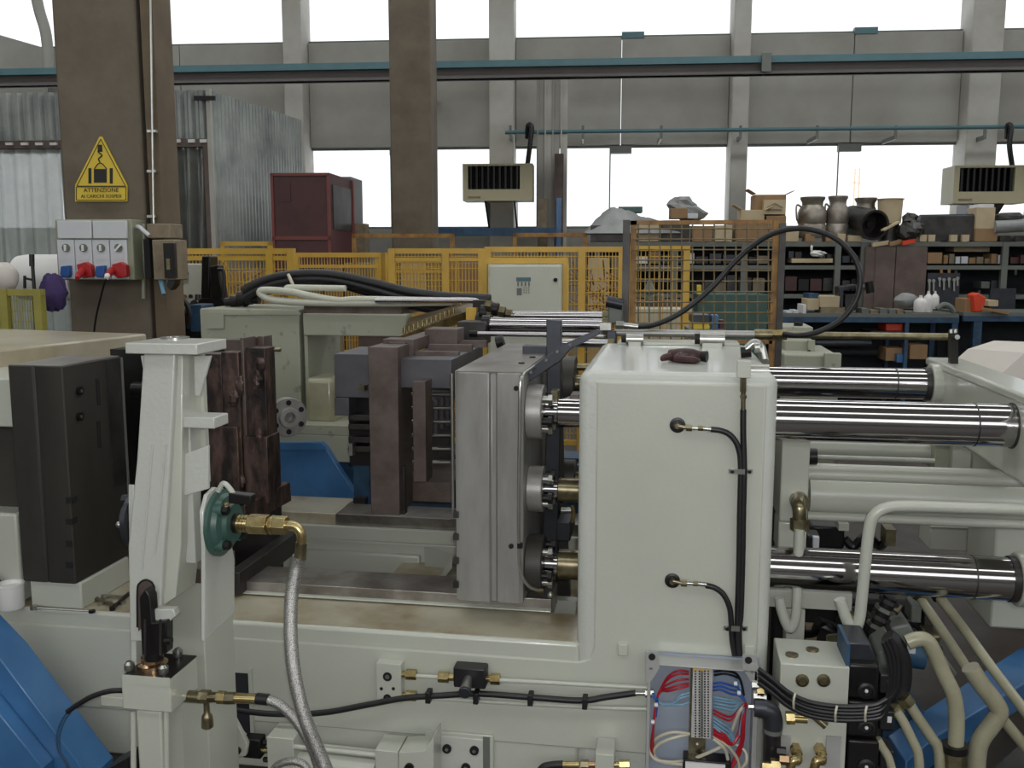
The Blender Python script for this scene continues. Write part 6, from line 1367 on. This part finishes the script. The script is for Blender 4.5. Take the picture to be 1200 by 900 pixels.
for i, (dx, dy) in enumerate(((3, -8), (1, -4), (-1, 0), (-3, 4), (-5, 8))):
    MB().tube([F(x + dx * (1 if j > 6 else 0), y + dy * (1 if j < 7 else .3), 2.78 + .012 * (i % 2)) for j, (x, y) in enumerate(bp)], .0075, n=9).build('cable', M['black'], t)
for x, y in ((930, 821), (979, 836), (1014, 836)): MB().tube([F(x + 2, y - 9, 2.76), F(x, y, 2.755), F(x, y + 9, 2.77)], .0035, n=6).build('cable_tie', M['wire_cream'], t)
t = thing('angle_conduit', 'dark grey right angle conduit beside the junction box', 'conduit')
MB().cyl(F(884, 829, 2.82), F(898, 830, 2.82), .028, n=22).build('inlet', M['gunmetal'], t)
MB().tube([F(893, 830, 2.82), F(903, 834, 2.82), F(906, 846, 2.82), F(906, 853, 2.82)], .029, n=20).build('elbow', M['gunmetal'], t)
MB().cyl(F(906, 851, 2.82), F(905.5, 858, 2.82), .0285, n=22).build('ring', M['rack'], t); MB().cyl(F(905.5, 858, 2.82), F(905, 893, 2.82), .025, n=20).build('conduit', M['black'], t)
t = thing('gland_cluster', 'shiny cable glands and nuts on the junction box right side', 'fitting')
for x, y, r_ in ((884, 803, .014), (890, 810, .016), (886, 816, .014), (893, 818, .013), (880, 828, .008)): MB().cyl(F(x - 3, y, 2.84), F(x + 5, y, 2.84), r_, n=6).build('gland', M['zinc' if r_ != .016 else 'brass'], t)
t = thing('brass_fittings', 'group of brass and black fittings at the bottom right of the junction box', 'fitting')
for x, y, r_, m in ((918, 889, .017, 'copper'), (915, 880, .014, 'black'), (908, 896, .02, 'brass'), (898, 897, .014, 'brass')): MB().cyl(F(x - 5, y, 2.76), F(x + 6, y + 1, 2.76), r_, n=6).build('fitting', M[m], t)
# dark hydraulic undergrowth: pump, blocks and hoses behind the valves
t = thing('hydraulic_block', 'grey hydraulic valve body with angled ports under the lower shaft', 'valve')
MB().pprism([(1045, 735), (1066, 731), (1073, 745), (1060, 758), (1044, 752)], 3.25, 3.4).build('body', M['rack'], t, bevel=.008)
MB().cyl(F(1022, 743, 3.3), F(1044, 700, 3.3), .026, n=14).build('inclined_port', M['black_steel'], t)
for k in range(4): p = F(1026 + 5 * k, 735 - 9.5 * k, 3.3); MB().cyl(p, F(1028 + 5 * k, 731 - 9.5 * k, 3.3), .035, n=6).build('nut', M['dark_steel' if k % 2 else 'zinc'], t)
MB().pbox(1068, 710, 1080, 730, 3.5, 3.6).build('small_valve', M['rack'], t, bevel=.004); MB().pbox(1083, 712, 1094, 745, 3.5, 3.6).build('small_valve', M['dark_steel'], t, bevel=.004)
MB().cyl(F(1060, 765, 3.4), F(1082, 768, 3.4), .05, n=20).build('pump_end', M['blue_dark'], t); MB().pbox(1063, 756, 1073, 766, 3.28, 3.3).build('label_plate', M['plastic_grey'], t)
MB().pprism([(1028, 765), (1048, 752), (1050, 775), (1042, 790), (1030, 790)], 3.05, 3.2).build('elbow_body', M['rack'], t, bevel=.01)
MB().pbox(1085, 745, 1102, 760, 3.4, 3.5).build('flange', M['nickel'], t, bevel=.006)
t = thing('black_hose_tangle', 'tangle of black hoses and nuts behind the white manifold', 'hose')
rnd = random.Random(3)
for i in range(13):
    x = rnd.uniform(905, 1035); y = rnd.uniform(722, 760); d = rnd.uniform(3.4, 3.8)
    MB().tube([F(x, y, d), F(x + rnd.uniform(5, 25), y + rnd.uniform(-22, 12), d + .1), F(x + rnd.uniform(25, 55), y + rnd.uniform(-10, 20), d), F(x + rnd.uniform(50, 70), y + rnd.uniform(5, 40), d)], rnd.uniform(.014, .024), n=9).build('hose', M['black'], t)
for i in range(9):
    x = rnd.uniform(960, 1060); y = rnd.uniform(705, 760); d = 3.35; p = F(x, y, d)
    MB().cyl(p, p + Vector((rnd.uniform(-1, 1), -.5, rnd.uniform(-1, 1))).normalized() * .05, .02, n=6).build('nut', M[rnd.choice(['dark_steel', 'nickel', 'black_steel', 'zinc'])], t)
t = thing('oil_tank', 'dark oil tank body in the shade behind the manifold', 'tank')
MB().pbox(900, 700, 1065, 960, 3.75, 4.2).build('tank', M['black_steel'], t, bevel=.02); MB().pbox(944, 735, 957, 760, 3.7, 3.75).build('gauge', M['grime'], t)
t = thing('hooked_black_hose', 'thick black hose curving down in front of the grey valve body', 'hose')
MB().tube([F(x, y, 3.0) for x, y in ((1040, 745), (1050, 755), (1058, 775), (1058, 800), (1050, 825))], .026, n=12).build('hose_line', M['black'], t)
def hpipe(pts, Yd, r_, lbl, m='tan_paint', g='olive hydraulic pipes at the lower right', extra=None):
    t = thing('oil_pipe', lbl, 'pipe', g); k = len(pts)
    MB().tube([F(x, y, Yd if not isinstance(Yd, tuple) else Yd[0] + (Yd[1] - Yd[0]) * i / (k - 1)) for i, (x, y) in enumerate(pts)], r_, n=16).build('tube', M[m], t); return t
t = hpipe([(1063, 753), (1075, 749), (1086, 751), (1095, 765), (1106, 790), (1117, 813), (1121, 840), (1120, 875)], 3.0, .024, 'thick olive pipe curving from the valve body down to the big nut')
MB().cyl(F(1119, 872, 3.0), F(1119, 880, 3.0), .04, n=20).build('collar', M['black_steel'], t); MB().cyl(F(1119, 880, 3.0), F(1119, 912, 3.0), .036, n=6).build('union_nut', M['nickel'], t)
t = hpipe([(1078, 700), (1098, 730), (1118, 760), (1137, 790)], (3.5, 3.1), .017, 'olive pipe running diagonally into the thick sleeve pipe')
MB().tube([F(x, y, 3.05) for x, y in ((1137, 782), (1150, 802), (1164, 820), (1171, 834), (1163, 848), (1150, 866), (1145, 885), (1143, 925))], .028, n=18).build('sleeve', M['tan_paint'], t)
MB().cyl(F(1073, 693, 3.5), F(1084, 700, 3.5), .03, n=6).build('union_nut', M['nickel'], t)
t = hpipe([(1098, 696), (1130, 738), (1165, 786), (1200, 832), (1230, 872)], (3.6, 3.1), .018, 'long straight olive pipe nearest the right edge')
MB().cyl(F(1094, 690, 3.6), F(1101, 700, 3.6), .03, n=6).build('union_nut', M['black_steel'], t)
hpipe([(1166, 832), (1185, 855), (1210, 885)], 3.15, .018, 'olive pipe section emerging right of the thick sleeve bend')
hpipe([(1050, 833), (1058, 845), (1068, 865), (1076, 885), (1078, 925)], 2.95, .015, 'thin olive pipe curving down right of the valve stack')
hpipe([(1064, 822), (1075, 840), (1090, 862), (1100, 880), (1102, 925)], 3.0, .017, 'second thin olive pipe curving down beside the teal plate')
hpipe([(1028, 866), (1034, 876), (1042, 890), (1048, 915)], 2.9, .013, 'short olive pipe at the bottom right of the valves')
tag(MB().cyl(F(1095, 760, 3.1), F(1117, 791, 3.1), .013, n=12).build('silver_rod', M['zinc']), 'short silver rod alongside the thick olive pipe', 'rod')
for i, (x, y, n_) in enumerate(((1062, 822, 'nickel'), (1049, 833, 'nickel'))): tag(MB().cyl(F(x - 4, y - 6, 2.97), F(x + 3, y + 3, 2.97), .026, n=6).build('pipe_nut', M[n_]), ['plated nut on top of the second thin olive pipe', 'plated nut on top of the thin olive pipe by the valves'][i], 'nut')
# blue beams near the floor
t = thing('blue_floor_beam', 'blue painted box beam crossing the floor at the lower right', 'beam')
MB().prism([Z(x, y, .12) for x, y in ((1040, 862), (1085, 831), (1215, 746), (1215, 792), (1100, 861), (1062, 892))], (0, 0, -.1)).build('beam', M['blue'], t, bevel=.005)
p = Z(1070, 870, .1); q = Z(1230, 752, .1)
MB().bar(p + Vector((.2, -.25, -.1)), q + Vector((.2, -.25, -.1)), .25, .03).build('lower_flange', M['dark_steel'], t)
t = thing('teal_plate', 'blue green sloping plate behind the thin olive pipes', 'plate')
MB().pprism([(1036, 830), (1070, 815), (1112, 880), (1130, 960), (1030, 960)], 3.3, 3.33).build('plate', M['blue_dark'], t)
t = thing('blue_pillar', 'dark blue machine foot right of the bottom olive pipes', 'foot')
MB().pprism([(1188, 905), (1230, 880), (1230, 990), (1180, 990)], 3.4, 3.5).build('plate', M['blue'], t)
for i in range(3):
    tag(MB().cyl(F(1155 + 14 * i, 815 + 14 * i, 3.9), F(1215 + 14 * i, 890 + 14 * i, 3.6), .02, n=8).build('black_line', M['black']), ['leftmost', 'middle', 'rightmost'][i] + ' black hose line low under the sleeve pipe at right', 'hose')
# ================================================================== put every thing's origin at its own base
dg = bpy.context.view_layer; dg.update()
kids = {}
for o in SC.objects:
    if o.parent: kids.setdefault(o.parent.name, []).append(o)
def allmesh(o):
    r = [o] if o.type == 'MESH' else []
    for c in kids.get(o.name, []): r += allmesh(c)
    return r
for o in [o for o in SC.objects if o.parent is None and o.type in ('EMPTY', 'MESH')]:
    ms = allmesh(o)
    if not ms: continue
    lo = [1e9] * 3; hi = [-1e9] * 3
    for m in ms:
        for c in m.bound_box:
            for k in range(3): lo[k] = min(lo[k], c[k]); hi[k] = max(hi[k], c[k])
    c = Vector(((lo[0] + hi[0]) / 2, (lo[1] + hi[1]) / 2, lo[2]))
    o.location = c
    if o.type == 'EMPTY':
        for k in kids.get(o.name, []): k.location = -c
    else:
        o.data.transform(Matrix.Translation(-c))
        for k in kids.get(o.name, []): k.location = -c
